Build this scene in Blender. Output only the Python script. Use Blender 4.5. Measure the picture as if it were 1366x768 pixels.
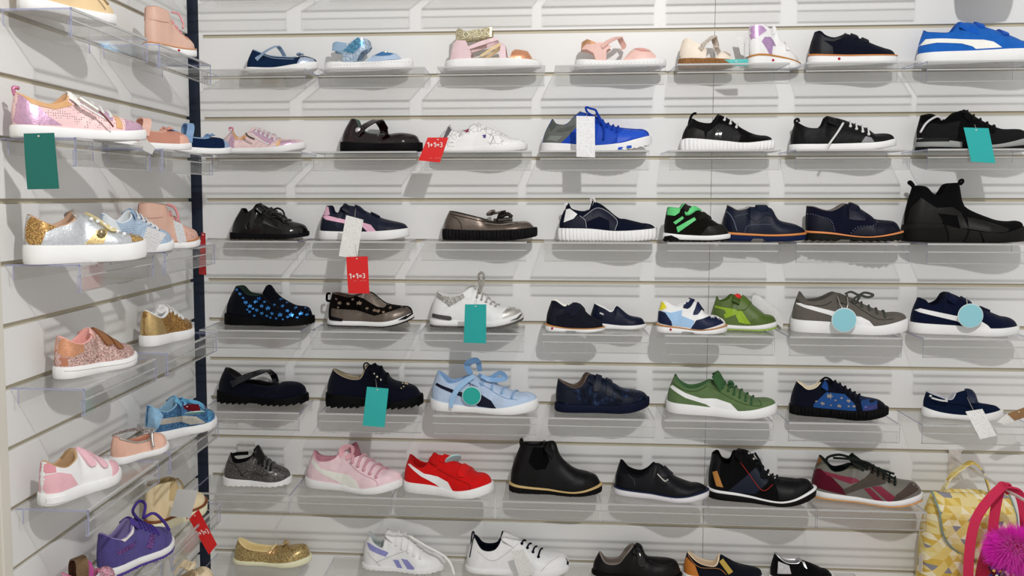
import bpy, bmesh, math, random
from mathutils import Vector, Matrix
from mathutils.bvhtree import BVHTree
from mathutils.geometry import interpolate_bezier

for o in list(bpy.data.objects):
    bpy.data.objects.remove(o)
scene = bpy.context.scene
COL = scene.collection
PI = math.pi

# ------------------------------------------------------------------ camera
cam_d = bpy.data.cameras.new('camera')
cam = bpy.data.objects.new('camera', cam_d)
COL.objects.link(cam)
CAM = Vector((0.81267, -2.28301, 1.60649))
yaw, pit, rol = 0.0831557, -0.0855136, 0.0001767
Rc = Matrix.Rotation(yaw, 3, 'Z') @ Matrix.Rotation(pit, 3, 'X') @ Matrix.Rotation(rol, 3, 'Y')
Mc = Rc @ Matrix(((1, 0, 0), (0, 0, -1), (0, 1, 0)))
cam.matrix_world = Matrix.Translation(CAM) @ Mc.to_4x4()
cam_d.sensor_width = 36.0
cam_d.lens = 1246.8665 * 36.0 / 1366.0
cam_d.shift_x = 78.5216 / 1366.0
cam_d.shift_y = -14.1499 / 1366.0
cam_d.clip_start = 0.01
scene.camera = cam

# ------------------------------------------------------------------ light
world = bpy.data.worlds.new('shop')
scene.world = world
world.use_nodes = True
bg = world.node_tree.nodes['Background']
bg.inputs[0].default_value = (1.0, 0.985, 0.955, 1)
bg.inputs[1].default_value = 0.62

def lamp(name, loc, target, power, radius, size=1.9, blend=0.6, color=(1, 0.985, 0.965)):
    d = bpy.data.lights.new(name, 'SPOT')
    d.energy = power
    d.shadow_soft_size = radius
    d.spot_size = size
    d.spot_blend = blend
    d.color = color
    o = bpy.data.objects.new(name, d)
    o.location = loc
    o.rotation_euler = (Vector(target) - Vector(loc)).to_track_quat('-Z', 'Y').to_euler()
    COL.objects.link(o)
    return o
lamp('ceiling_spot', (1.2, -1.87, 2.58), (0.9, 0, 1.25), 79, 0.028, 2.3, 0.4)
scene.view_settings.view_transform = 'Standard'
scene.view_settings.look = 'None'
scene.view_settings.gamma = 1
scene.view_settings.use_curve_mapping = False
scene.view_settings.exposure = 0.0
scene.cycles.transparent_max_bounces = 40

# ------------------------------------------------------------------ materials
def lin(c):
    return c / 12.92 if c <= 0.04045 else ((c + 0.055) / 1.055) ** 2.4

def hexc(h, g=1.0):
    return tuple(min(1, lin(int(h[i:i + 2], 16) / 255) * g) for i in (0, 2, 4)) + (1,)

MATS = {}

class NT:
    def __init__(s, name):
        s.m = bpy.data.materials.new(name)
        s.m.use_nodes = True
        s.t = s.m.node_tree
        s.b = s.t.nodes['Principled BSDF']
        s.x = None
    def n(s, kind, **kw):
        nd = s.t.nodes.new(kind)
        for k, v in kw.items():
            if hasattr(nd, k) and not k[0].isupper():
                setattr(nd, k, v)
            else:
                nd.inputs[k.replace('_', ' ')].default_value = v
        return nd
    def l(s, a, b):
        s.t.links.new(a, b)
    def co(s):
        if s.x is None:
            s.x = s.n('ShaderNodeTexCoord').outputs['Object']
        return s.x
    def bump(s, h, strength, dist):
        bp = s.n('ShaderNodeBump', Strength=strength, Distance=dist)
        s.l(h, bp.inputs['Height'])
        s.l(bp.outputs[0], s.b.inputs['Normal'])
    def noise(s, scale, detail=3):
        nz = s.n('ShaderNodeTexNoise', Scale=scale, Detail=detail)
        s.l(s.co(), nz.inputs['Vector'])
        return nz
    def mixc(s, fac, a, b):
        mx = s.n('ShaderNodeMix', data_type='RGBA')
        s.l(fac, mx.inputs[0])
        for q, v in ((6, a), (7, b)):
            if isinstance(v, tuple):
                mx.inputs[q].default_value = v
            else:
                s.l(v, mx.inputs[q])
        s.l(mx.outputs[2], s.b.inputs['Base Color'])
        return mx.outputs[2]
    def ramp(s, src, stops):
        r = s.n('ShaderNodeValToRGB')
        el = r.color_ramp.elements
        while len(el) < len(stops):
            el.new(0.5)
        for e, (p, c) in zip(el, stops):
            e.position = p
            e.color = c if len(c) == 4 else tuple(c) + (1,)
        s.l(src, r.inputs[0])
        return r.outputs[0]
    def math(s, op, a, b=0.0):
        m = s.n('ShaderNodeMath', operation=op)
        for q, v in ((0, a), (1, b)):
            if isinstance(v, (int, float)):
                m.inputs[q].default_value = v
            else:
                s.l(v, m.inputs[q])
        return m.outputs[0]

def sc(c, f):
    return (min(1, c[0] * f), min(1, c[1] * f), min(1, c[2] * f), 1)

def mat(key):
    if key in MATS:
        return MATS[key]
    kind, h = key.split(':')
    c = hexc(h)
    lum = 0.2126 * c[0] + 0.7152 * c[1] + 0.0722 * c[2]
    if kind not in ('card', 'print'):
        g = 1.3 if lum > 0.18 else (1.05 if lum > 0.05 else 0.58)
        c = tuple(min(0.86, q * g) for q in c[:3]) + (1,)
    N = NT(key.replace(':', '_'))
    b = N.b.inputs
    b['Base Color'].default_value = c
    b['Roughness'].default_value = 0.6
    if kind == 'suede':
        b['Roughness'].default_value = 0.95
        b['Sheen Weight'].default_value = 0.08
        b['Sheen Roughness'].default_value = 0.5
        b['Specular IOR Level'].default_value = 0.15
        N.mixc(N.noise(60, 5).outputs[0], sc(c, 0.8), sc(c, 1.22))
        N.bump(N.noise(1500, 2).outputs[0], 0.35, 0.0006)
    elif kind == 'leather':
        b['Roughness'].default_value = 0.45
        b['Specular IOR Level'].default_value = 0.32
        N.mixc(N.noise(45, 3).outputs[0], sc(c, 0.9), sc(c, 1.08))
        v = N.n('ShaderNodeTexVoronoi', Scale=650.0)
        N.l(N.co(), v.inputs['Vector'])
        N.bump(v.outputs['Distance'], 0.22, 0.0006)
    elif kind == 'patent':
        b['Roughness'].default_value = 0.16
        b['Coat Weight'].default_value = 0.8
        b['Coat Roughness'].default_value = 0.06
        N.bump(N.noise(80, 3).outputs[0], 0.35, 0.002)
    elif kind == 'metal':
        b['Metallic'].default_value = 0.75
        b['Roughness'].default_value = 0.36
        N.mixc(N.noise(160, 4).outputs[0], sc(c, 0.75), sc(c, 1.25))
        N.bump(N.noise(320, 4).outputs[0], 0.3, 0.0012)
    elif kind == 'glitter':
        b['Metallic'].default_value = 0.5
        b['Roughness'].default_value = 0.3
        v = N.n('ShaderNodeTexVoronoi', Scale=750.0)
        N.l(N.co(), v.inputs['Vector'])
        s_ = N.n('ShaderNodeSeparateColor')
        N.l(v.outputs['Color'], s_.inputs[0])
        r = N.ramp(s_.outputs[0], [(0.0, sc(c, 0.35)), (0.55, c), (0.88, sc(c, 1.5)), (1.0, sc(c, 3.2))])
        N.l(r, b['Base Color'])
        N.bump(s_.outputs[1], 0.8, 0.0012)
    elif kind in ('textile', 'mesh', 'stripe'):
        b['Roughness'].default_value = 0.92
        b['Specular IOR Level'].default_value = 0.2
        w = N.n('ShaderNodeTexWave', Scale=330.0, Distortion=0.4)
        w2 = N.n('ShaderNodeTexWave', Scale=330.0, Distortion=0.4, bands_direction='Z')
        N.l(N.co(), w.inputs['Vector'])
        N.l(N.co(), w2.inputs['Vector'])
        p = N.math('MULTIPLY', w.outputs['Fac'], w2.outputs['Fac'])
        if kind == 'mesh':
            w.inputs['Scale'].default_value = 130
            w2.inputs['Scale'].default_value = 130
            N.mixc(p, sc(c, 0.75), tuple(min(1, q * 1.5 + 0.02) for q in c[:3]) + (1,))
        elif kind == 'stripe':
            w.inputs['Scale'].default_value = 60
            st = N.ramp(w.outputs['Fac'], [(0.45, (0.03, 0.04, 0.1)), (0.55, (0.75, 0.75, 0.75))])
            N.l(st, b['Base Color'])
        else:
            N.mixc(p, sc(c, 0.8), sc(c, 1.25))
        N.bump(p, 0.5, 0.0008)
    elif kind in ('perf', 'perf2'):
        b['Roughness'].default_value = 0.45
        v = N.n('ShaderNodeTexVoronoi', Scale=260.0 if kind == 'perf' else 420.0, Randomness=0.25)
        N.l(N.co(), v.inputs['Vector'])
        f = N.ramp(v.outputs['Distance'], [(0.2, (0, 0, 0)), (0.3, (1, 1, 1))])
        N.mixc(f, sc(c, 0.3 if kind == 'perf' else 0.75), c)
        N.bump(f, 0.5, 0.0008)
    elif kind == 'floral':
        b['Roughness'].default_value = 0.45
        v = N.n('ShaderNodeTexVoronoi', Scale=75.0, feature='DISTANCE_TO_EDGE')
        N.l(N.co(), v.inputs['Vector'])
        f = N.ramp(v.outputs['Distance'], [(0.012, (0, 0, 0)), (0.03, (1, 1, 1))])
        N.mixc(f, (0.16, 0.12, 0.13, 1), c)
    elif kind == 'marble':
        b['Roughness'].default_value = 0.38
        r = N.ramp(N.noise(70, 5).outputs[0], [(0.38, sc(c, 0.4)), (0.55, c), (0.7, sc(c, 4.5))])
        N.l(r, b['Base Color'])
        v = N.n('ShaderNodeTexVoronoi', Scale=650.0)
        N.l(N.co(), v.inputs['Vector'])
        N.bump(v.outputs['Distance'], 0.25, 0.0006)
    elif kind == 'satin':
        b['Roughness'].default_value = 0.3
        b['Sheen Weight'].default_value = 0.3
        N.bump(N.noise(90, 2).outputs[0], 0.3, 0.001)
    elif kind == 'cork':
        b['Roughness'].default_value = 0.9
        r = N.ramp(N.noise(420, 4).outputs[0], [(0.35, sc(c, 0.35)), (0.5, c), (0.7, sc(c, 1.5))])
        N.l(r, b['Base Color'])
    elif kind == 'rubber':
        b['Roughness'].default_value = 0.65
        b['Specular IOR Level'].default_value = 0.25
        N.mixc(N.noise(30, 2).outputs[0], sc(c, 0.95), sc(c, 1.04))
    elif kind == 'card':
        b['Roughness'].default_value = 0.32
        N.bump(N.noise(25, 2).outputs[0], 0.15, 0.002)
    elif kind == 'print':
        b['Roughness'].default_value = 0.6
        br = N.n('ShaderNodeTexBrick', Scale=1.0, Mortar_Size=0.0013, Brick_Width=0.006, Row_Height=0.0034, offset=0.37)
        br.inputs['Color1'].default_value = (0.3, 0.3, 0.3, 1)
        br.inputs['Color2'].default_value = (0.72, 0.72, 0.7, 1)
        br.inputs['Mortar'].default_value = c
        N.l(N.co(), br.inputs['Vector'])
        nz = N.noise(95, 2)
        f = N.ramp(nz.outputs[0], [(0.42, (0, 0, 0)), (0.47, (0.9, 0.9, 0.9))])
        N.mixc(f, c, br.outputs[0])
    if lum < 0.05 and kind not in ('metal', 'glitter'):
        b['Specular IOR Level'].default_value = 0.3 if kind == 'patent' else (0.2 if kind == 'leather' else 0.1)
        if kind == 'patent':
            b['Coat Weight'].default_value = 0.3
    MATS[key] = N.m
    return N.m

# ------------------------------------------------------------------ mesh helpers
def link(name, verts, faces, material, parent=None, smooth=False, mats=None, fmat=None):
    me = bpy.data.meshes.new(name)
    me.from_pydata([tuple(v) for v in verts], [], faces)
    for m in (mats or [material]):
        me.materials.append(m if not isinstance(m, str) else mat(m))
    if fmat:
        for p, i in zip(me.polygons, fmat):
            p.material_index = i
    if smooth:
        me.polygons.foreach_set('use_smooth', [True] * len(me.polygons))
    me.update()
    o = bpy.data.objects.new(name, me)
    COL.objects.link(o)
    if parent is not None:
        o.parent = parent
    return o

def fixn(o):
    bm = bmesh.new()
    bm.from_mesh(o.data)
    bmesh.ops.remove_doubles(bm, verts=bm.verts, dist=2e-5)
    bmesh.ops.recalc_face_normals(bm, faces=bm.faces)
    bm.to_mesh(o.data)
    bm.free()
    return o

def thing(name, label, cat, loc=(0, 0, 0), rz=0.0, group=None):
    o = bpy.data.objects.new(name, None)
    o.empty_display_size = 0.03
    COL.objects.link(o)
    o.location = loc
    o.rotation_euler = (0, 0, rz)
    return tag(o, label, cat, group)

def tag(o, label, cat, group=None):
    o['label'] = label
    o['category'] = cat
    if group:
        o['group'] = group
    return o

def boxv(x0, x1, y0, y1, z0, z1):
    v = [(x, y, z) for z in (z0, z1) for y in (y0, y1) for x in (x0, x1)]
    f = [(0, 2, 3, 1), (4, 5, 7, 6), (0, 1, 5, 4), (2, 6, 7, 3), (0, 4, 6, 2), (1, 3, 7, 5)]
    return v, f

def box(name, x0, x1, y0, y1, z0, z1, material, parent=None, bevel=0.0):
    v, f = boxv(x0, x1, y0, y1, z0, z1)
    o = link(name, v, f, material, parent)
    if bevel:
        bm = bmesh.new()
        bm.from_mesh(o.data)
        bmesh.ops.bevel(bm, geom=list(bm.edges), offset=bevel, segments=2, affect='EDGES', profile=0.5)
        bm.to_mesh(o.data)
        bm.free()
    return o

def crom(pts, n=6, closed=False):
    """Catmull-Rom through points of any dimension"""
    P = [Vector(p) for p in pts]
    if len(P) < 3:
        return P
    out = []
    m = len(P)
    for i in range(m if closed else m - 1):
        if closed:
            a, b, c, d = P[i - 1], P[i], P[(i + 1) % m], P[(i + 2) % m]
        else:
            b, c = P[i], P[i + 1]
            a = P[i - 1] if i > 0 else b - (c - b)
            d = P[i + 2] if i + 2 < m else c + (c - b)
        for j in range(n):
            t = j / n
            out.append(0.5 * ((2 * b) + (c - a) * t + (2 * a - 5 * b + 4 * c - d) * t * t + (3 * b - a - 3 * c + d) * t ** 3))
    if not closed:
        out.append(P[-1])
    return out

def tube_vf(pts, r, n=6, flat=1.0, taper=False):
    P = [Vector(p) for p in pts]
    V, F = [], []
    up = Vector((0, 0, 1))
    prev = None
    for i, p in enumerate(P):
        t = (P[min(i + 1, len(P) - 1)] - P[max(i - 1, 0)])
        if t.length < 1e-9:
            t = Vector((1, 0, 0))
        t.normalize()
        if prev is None:
            prev = t.orthogonal().normalized()
        a = prev - t * prev.dot(t)
        if a.length < 1e-6:
            a = t.orthogonal()
        a.normalize()
        prev = a
        b = t.cross(a)
        rr = r
        for k in range(n):
            an = 2 * PI * k / n
            V.append(p + a * (math.cos(an) * rr) + b * (math.sin(an) * rr * flat))
    for i in range(len(P) - 1):
        for k in range(n):
            F.append((i * n + k, i * n + (k + 1) % n, (i + 1) * n + (k + 1) % n, (i + 1) * n + k))
    F.append(tuple(range(n))[::-1])
    F.append(tuple((len(P) - 1) * n + k for k in range(n)))
    return V, F

def tube(name, pts, r, material, parent=None, n=6, smooth_n=5, flat=1.0):
    P = crom(pts, smooth_n) if len(pts) > 2 else [Vector(p) for p in pts]
    V, F = tube_vf(P, r, n, flat)
    return link(name, V, F, material, parent, smooth=True)

def ribbon(name, pts, wv, w, th, material, parent=None, sn=5, across=None):
    """strip of width w along pts; wv = width direction (Vector or function of index fraction)"""
    P = crom(pts, sn) if len(pts) > 2 and sn > 1 else [Vector(p) for p in pts]
    V, F = [], []
    m = len(P)
    for i, p in enumerate(P):
        t = (P[min(i + 1, m - 1)] - P[max(i - 1, 0)]).normalized()
        d = Vector(wv)
        d = (d - t * d.dot(t)).normalized()
        nrm = t.cross(d).normalized() * (th / 2)
        d = d * (w / 2)
        V += [p - d + nrm, p + d + nrm, p + d - nrm, p - d - nrm]
    for i in range(m - 1):
        for k in range(4):
            F.append((i * 4 + k, i * 4 + (k + 1) % 4, i * 4 + 4 + (k + 1) % 4, i * 4 + 4 + k))
    F.append((3, 2, 1, 0))
    F.append(tuple((m - 1) * 4 + k for k in range(4)))
    o = link(name, V, F, material, parent)
    fixn(o)
    return o

def interp(pts, x):
    if x <= pts[0][0]:
        return pts[0][1]
    for (x0, z0), (x1, z1) in zip(pts, pts[1:]):
        if x <= x1:
            return z0 + (z1 - z0) * (x - x0) / max(1e-9, x1 - x0)
    return pts[-1][1]

def smooth_line(pts, n=8):
    q = crom([(a, b, 0) for a, b in pts], n)
    out = []
    for p in q:
        if not out or p.x > out[-1][0] + 1e-5:
            out.append((p.x, p.y))
    return out

def sst(a, b, x):
    t = max(0, min(1, (x - a) / (b - a)))
    return t * t * (3 - 2 * t)

# ------------------------------------------------------------------ shoe builder
SOLE_PARTS = ('heel_plate', 'toe_bumper', 'tread_pod', 'midsole_wave', 'midsole_block', 'sole_groove', 'heel_block', 'toe_piece', 'perforation', 'red_dot', 'foxing_line')

class Shoe:
    """local frame: x heel->toe, -y outer side, z up from the sole bottom, metres"""
    def __init__(s, d):
        s.d = d
        mm = 0.001
        s.L = d['L'] * mm
        s.W = 0.19 * s.L * d.get('W', 1.0)
        s.f = smooth_line([(a * mm, b * mm) for a, b in d['f']])
        col = [(a * mm, b * mm) for a, b in d['t']]
        vam = [(a * mm, b * mm) for a, b in d['v']]
        s.xth = vam[0][0]
        tl = []
        for p in col + vam:
            if not tl or p[0] > tl[-1][0] + 0.0015:
                tl.append(p)
        s.tl = smooth_line(tl, 6)
        s.xh, s.xe = tl[0][0], min(tl[-1][0], s.L - 0.001)
        s.om = d.get('o', 26) * mm * min(1.0, s.L / 0.2)
        s.spring = d.get('spring', 5) * mm
        s.bvh = None

    def hw(s, u):
        """half width of the footprint at u in 0..1"""
        w = interp([(0, 0.60), (0.2, 0.70), (0.42, 0.70), (0.68, 1.0), (0.8, 0.98), (1, 0.8)], u)
        if u < 0.13:
            w *= math.sqrt(max(0, 1 - (1 - u / 0.13) ** 2))
        if u > 0.74:
            w *= math.sqrt(max(0, 1 - ((u - 0.74) / 0.26) ** 2.2))
        return s.W * w

    def zf(s, x):
        return interp(s.f, x)

    def zt(s, x):
        return interp(s.tl, x)

    def opening(s, x):
        if x >= s.xth or x <= s.xh:
            return 0.0
        xm, a = (s.xh + s.xth) / 2, (s.xth - s.xh) / 2
        return s.om * max(0, 1 - abs((x - xm) / a) ** 2.6) ** 0.5

    def profile(s, u):
        ins = 0.0022
        fx = ins + u * (s.L - 2 * ins)
        fy = max(0, s.hw(u) - ins)
        zf = s.zf(fx) - 0.002
        tx = s.xh + (s.xe - s.xh) * u
        tz = max(s.zt(tx), zf + 0.001)
        if u > 0.76 and s.d['u']:
            q_ = (u - 0.76) / 0.24
            h8 = s.zt(s.xh + (s.xe - s.xh) * 0.76) - s.zf(0.76 * s.L)
            tz = max(tz, zf + h8 * 0.84 * max(0.0, 1 - q_ ** 2.6) ** 0.5)
        o = min(s.opening(tx), fy * 0.85)
        c = sst(s.xth - 0.012, s.xth + 0.02, tx)
        hb = 0.005 * (1 - u) ** 10
        F = Vector((fx, fy, zf))
        T = Vector((tx, o, tz))
        c1 = Vector((fx + (tx - fx) * 0.1 - hb, fy * 1.05, zf + 0.42 * (tz - zf)))
        a = Vector((fx + (tx - fx) * 0.7, o + (fy - o) * 0.42, zf + 0.78 * (tz - zf)))
        crown = 0.5 + 0.3 * sst(s.xth, s.xth + 0.5 * (s.L - s.xth), tx)
        b = Vector((tx, o + fy * crown, tz - 0.02 * (tz - zf)))
        return F, c1, a.lerp(b, c), T

    def shell(s, NS=52, NTT=11):
        V, F = [], []
        us = [0.5 * (i / NS) + 0.5 * (1 - math.cos(PI * i / NS)) / 2 for i in range(NS + 1)]
        s.us = us
        s.tops = []
        for sgn in (-1, 1):
            base = len(V)
            for u in us:
                P0, P1, P2, P3 = s.profile(u)
                for q in interpolate_bezier(P0, P1, P2, P3, NTT):
                    V.append(Vector((q.x, sgn * q.y, q.z)))
                if sgn < 0:
                    s.tops.append(P3)
            for i in range(NS):
                for j in range(NTT - 1):
                    a = base + i * NTT + j
                    f = (a, a + 1, a + NTT + 1, a + NTT)
                    F.append(f if sgn > 0 else f[::-1])
        return V, F

    def side(s, x, z, off, sgn=-1):
        """point on the outer (sgn -1) or inner side of the shoe at side-view position x,z"""
        if s.bvh is s.bupp:
            z = max(z, s.zf(x) - 0.001)
        h = s.bvh.ray_cast(Vector((x, sgn * 0.2, z)), Vector((0, -sgn, 0)))
        if h[0] is None:
            h = s.bvh.find_nearest(Vector((x, sgn * 0.01, z)))
            p, n = h[0], h[1]
        else:
            p, n = h[0], h[1]
        return Vector((p.x, p.y + sgn * off, p.z)) if abs(p.x - x) < 1e-6 else Vector((p.x, p.y + sgn * off, p.z))

    def top(s, x, y, off):
        h = s.bvh.ray_cast(Vector((x, y, 0.4)), Vector((0, 0, -1)))
        if h[0] is None:
            return Vector((x, y, s.zt(x) + off))
        return Vector((x, y, h[0].z + off))

    def rad(s, x, ang, zax, off):
        d = Vector((0, -math.cos(ang), math.sin(ang)))
        c = Vector((x, 0, zax))
        h = s.bvh.ray_cast(c + d * 0.3, -d)
        if h[0] is None:
            return c + d * 0.03
        return h[0] + d * off

    def build(s, loc, rz, scale=1.0):
        d = s.d
        root = thing(d['n'], d['l'], d['c'], loc, rz)
        s.root = root
        V, F = s.shell()
        # sole
        SV, SF = s.soles(root)
        s.ball = BVHTree.FromPolygons([tuple(v) for v in V + SV],
                                      F + [tuple(i + len(V) for i in f) for f in SF])
        s.bupp = BVHTree.FromPolygons([tuple(v) for v in V], F)
        s.bvh = s.bupp
        if d['u']:
            o = link('upper', V, F, d['u'], root, smooth=True)
            fixn(o)
            s.lining(root)
        else:
            s.footbed(root)
        for op in d['p']:
            s.bvh = s.ball if op[1] in SOLE_PARTS else s.bupp
            getattr(s, 'op_' + op[0])(*op[1:])
        return root

    def outline(s, u, out):
        """footprint point with outward offset"""
        e = 1e-3
        x = u * s.L
        y = s.hw(u)
        u0, u1 = max(0, u - e), min(1, u + e)
        t = Vector(((u1 - u0) * s.L, s.hw(u1) - s.hw(u0), 0))
        t.normalize()
        return Vector((x - t.y * out, y + t.x * out, 0))

    def soles(s, root):
        AV, AF = [], []
        for (name, m, f0, f1, out, style) in s.d['s']:
            dense = 150 if style in ('rib', 'saw', 'lug', 'notch') else 48
            us = [0.45 * (i / dense) + 0.55 * (1 - math.cos(PI * i / dense)) / 2 for i in range(dense + 1)]
            out *= 0.001
            nl = max(10, int(s.L / {'lug': 0.0145, 'saw': 0.0075, 'notch': 0.012}.get(style, 0.0065)))
            rings = []
            levels = [(0, -0.0015), (0.12, 0), (0.5, 0.0004), (0.88, 0), (1, -0.001)]
            for lf, lo in levels:
                ring = []
                for i, u in enumerate(us):
                    zb = s.spring * max(0, (u - 0.6) / 0.4) ** 2.0
                    zt = s.zf(u * s.L) + 0.0008
                    zt = max(zt, zb + 0.005)
                    fr = f0 + (f1 - f0) * lf
                    o = out + lo
                    z = zb + (zt - zb) * fr
                    ph = (u * nl) % 1.0
                    if style == 'rib' and 0 < lf < 1:
                        o += -0.0018 + 0.0036 * abs(math.sin(PI * u * nl * 0.8))
                    if style in ('saw', 'lug', 'notch') and lf == 0.12:
                        o += 0.0005
                        z += {'saw': 0.0022, 'lug': 0.0055, 'notch': 0.0016}[style] * 0.55
                    if style in ('saw', 'lug', 'notch') and lf == 0:
                        o = out + 0.0004
                        amp = {'saw': 0.0022, 'lug': 0.0055, 'notch': 0.0016}[style]
                        z += amp * (ph if style != 'notch' else (1 if ph > 0.6 else 0))
                        if style == 'lug' and 0.36 < u < 0.5:
                            z += 0.005
                    if style == 'heel' and lf <= 0.12 and 0.36 < u < 0.52:
                        z += min(0.006, (zt - zb) * 0.35)
                    p = s.outline(u, o)
                    if lf == 0:
                        p.x = min(max(p.x, 0.0), s.L)
                    ring.append(Vector((p.x, p.y, z)))
                rings.append(ring)
            V, F = [], []
            n = len(us)
            for ring in rings:
                V += [Vector((p.x, -p.y, p.z)) for p in ring]
                V += [Vector((p.x, p.y, p.z)) for p in ring]
            for li in range(len(rings) - 1):
                a, b = li * 2 * n, (li + 1) * 2 * n
                for i in range(n - 1):
                    F.append((a + i, a + i + 1, b + i + 1, b + i))
                    F.append((a + n + i + 1, a + n + i, b + n + i, b + n + i + 1))
                F.append((a + n, a, b, b + n))
                F.append((a + n - 1, a + 2 * n - 1, b + 2 * n - 1, b + n - 1))
            t = (len(rings) - 1) * 2 * n
            for i in range(n - 1):
                F.append((i + 1, i, n + i, n + i + 1))
                F.append((t + i, t + i + 1, t + n + i + 1, t + n + i))
            o = link(name, V, F, m, root, smooth=(style not in ('saw', 'lug', 'notch')))
            if style not in ('saw', 'lug', 'notch'):
                fixn(o)
                me = o.data
                me.set_sharp_from_angle(angle=math.radians(55))
            k = len(AV)
            AV += V
            AF += [tuple(i + k for i in f) for f in F]
        return AV, AF

    def lining(s, root):
        loop = [p for p in s.tops if p.y > 1e-6]
        if len(loop) < 4:
            return
        xm = (s.xh + s.xth) / 2
        ring = [Vector((p.x, -p.y, p.z)) for p in loop]
        first = Vector((s.xh, 0, s.zt(s.xh)))
        last = Vector((s.xth, 0, s.zt(s.xth)))
        full = [first] + ring + [last] + [Vector((p.x, p.y, p.z)) for p in reversed(loop)]
        n = len(full)
        V, F = [], []
        def ringat(k, dz, zabs=None):
            for p in full:
                q = Vector((xm + (p.x - xm) * k, p.y * k, p.z + dz))
                if zabs is not None:
                    zz = s.zf(max(0, min(s.L, q.x))) + zabs
                    q.z = min(q.z, zz)
                V.append(q)
        ringat(1.0, 0.0)
        ringat(0.965, 0.0018)
        ringat(0.9, 0.0012)
        ringat(0.86, -0.004)
        ringat(0.9, 0, 0.016)
        ringat(0.86, 0, 0.006)
        for r in range(5):
            for i in range(n):
                j = (i + 1) % n
                F.append((r * n + i, r * n + j, (r + 1) * n + j, (r + 1) * n + i))
        V.append(Vector((xm, 0, s.zf(xm) + 0.006)))
        for i in range(n):
            F.append((5 * n + i, 5 * n + (i + 1) % n, 6 * n))
        o = link('lining', V, F, s.d['i'], root, smooth=True)
        fixn(o)

    def footbed(s, root):
        us = [(1 - math.cos(PI * i / 32)) / 2 for i in range(33)]
        V, F = [], []
        n = len(us)
        for sg in (-1, 1):
            for u in us:
                p = s.outline(u, -0.003)
                V.append(Vector((min(max(p.x, 0.003), s.L - 0.003), sg * max(0, p.y), s.zf(u * s.L) + 0.0025)))
        V += [v + Vector((0, 0, -0.003)) for v in V]
        for i in range(n - 1):
            F.append((i, i + 1, n + i + 1, n + i))
            F.append((i + 1, i, 2 * n + i, 2 * n + i + 1))
            F.append((n + i, n + i + 1, 3 * n + i + 1, 3 * n + i))
        o = link('footbed', V, F, s.d.get('footbed', 'leather:cfc8c0'), root, smooth=True)

    # ---- parts -----------------------------------------------------
    def poly3(s, pts, off, sgn, th=0.0014, maxe=0.006):
        bm = bmesh.new()
        ring = []
        m = len(pts)
        for i in range(m):
            a, b = Vector((pts[i][0], pts[i][1])), Vector((pts[(i + 1) % m][0], pts[(i + 1) % m][1]))
            k = max(1, int((b - a).length / 0.004))
            for j in range(k):
                ring.append(a.lerp(b, j / k))
        vs = [bm.verts.new((p.x, 0, p.y)) for p in ring]
        try:
            bm.faces.new(vs)
        except ValueError:
            bm.free()
            return [], []
        bmesh.ops.triangulate(bm, faces=bm.faces[:], ngon_method='BEAUTY')
        for _ in range(4):
            lo = [e for e in bm.edges if e.calc_length() > maxe and not e.is_boundary]
            if not lo:
                break
            bmesh.ops.subdivide_edges(bm, edges=lo, cuts=1)
            bmesh.ops.triangulate(bm, faces=bm.faces[:])
        bm.verts.ensure_lookup_table()
        bm.verts.index_update()
        nv = len(bm.verts)
        V = [s.side(v.co.x, v.co.z, off, sgn) for v in bm.verts]
        V2 = [Vector((p.x, p.y - sgn * (off + th), p.z)) for p in V]
        F = []
        for f in bm.faces:
            ix = tuple(v.index for v in f.verts)
            F.append(ix if sgn < 0 else ix[::-1])
        for e in bm.edges:
            if e.is_boundary:
                a, b = e.verts[0].index, e.verts[1].index
                F.append((a, b, nv + b, nv + a))
        bm.free()
        return V + V2, F

    def op_patch(s, name, m, pts, off=0.9, mirror=0):
        if off < 0.35:
            off = 0.35
        mmp = [(a * 0.001, b * 0.001) for a, b in pts]
        V, F = s.poly3(mmp, off * 0.001, -1)
        for sg in ((-1, 1) if mirror else (-1,)):
            if sg > 0:
                V, F = s.poly3(mmp, off * 0.001, 1)
            if not V:
                continue
            o = link(name, V, F, m, s.root, smooth=True)
            bm = bmesh.new()
            bm.from_mesh(o.data)
            bmesh.ops.recalc_face_normals(bm, faces=bm.faces)
            bm.to_mesh(o.data)
            bm.free()
            o.data.set_sharp_from_angle(angle=math.radians(50))

    def op_line(s, name, m, pts, r=0.7):
        P = crom([(a * 0.001, b * 0.001, 0) for a, b in pts], 6)
        tube_ = [s.side(p.x, p.y, 0.0012, -1) for p in P]
        V, F = tube_vf(tube_, r * 0.001, 5)
        link(name, V, F, m, s.root, smooth=True)

    def along(s, pts, n):
        P = crom([(a * 0.001, b * 0.001, 0) for a, b in pts], 12)
        tot = [0]
        for a, b in zip(P, P[1:]):
            tot.append(tot[-1] + (b - a).length)
        out = []
        for i in range(n):
            t = tot[-1] * i / max(1, n - 1)
            for j in range(len(P) - 1):
                if t <= tot[j + 1] + 1e-9:
                    out.append(P[j].lerp(P[j + 1], (t - tot[j]) / max(1e-9, tot[j + 1] - tot[j])))
                    break
        return out

    def dots(s, name, m, centers, r, h):
        V, F = [], []
        for c in centers:
            b = len(V)
            for k in range(8):
                a = 2 * PI * k / 8
                V.append(c + Vector((math.cos(a) * r, 0.0012, math.sin(a) * r)))
            for k in range(8):
                a = 2 * PI * k / 8
                V.append(c + Vector((math.cos(a) * r * 0.7, -h * 0.75, math.sin(a) * r * 0.7)))
            V.append(c + Vector((0, -h, 0)))
            for k in range(8):
                F.append((b + k, b + (k + 1) % 8, b + 8 + (k + 1) % 8, b + 8 + k))
                F.append((b + 8 + k, b + 8 + (k + 1) % 8, b + 16))
        return link(name, V, F, m, s.root, smooth=True)

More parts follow.
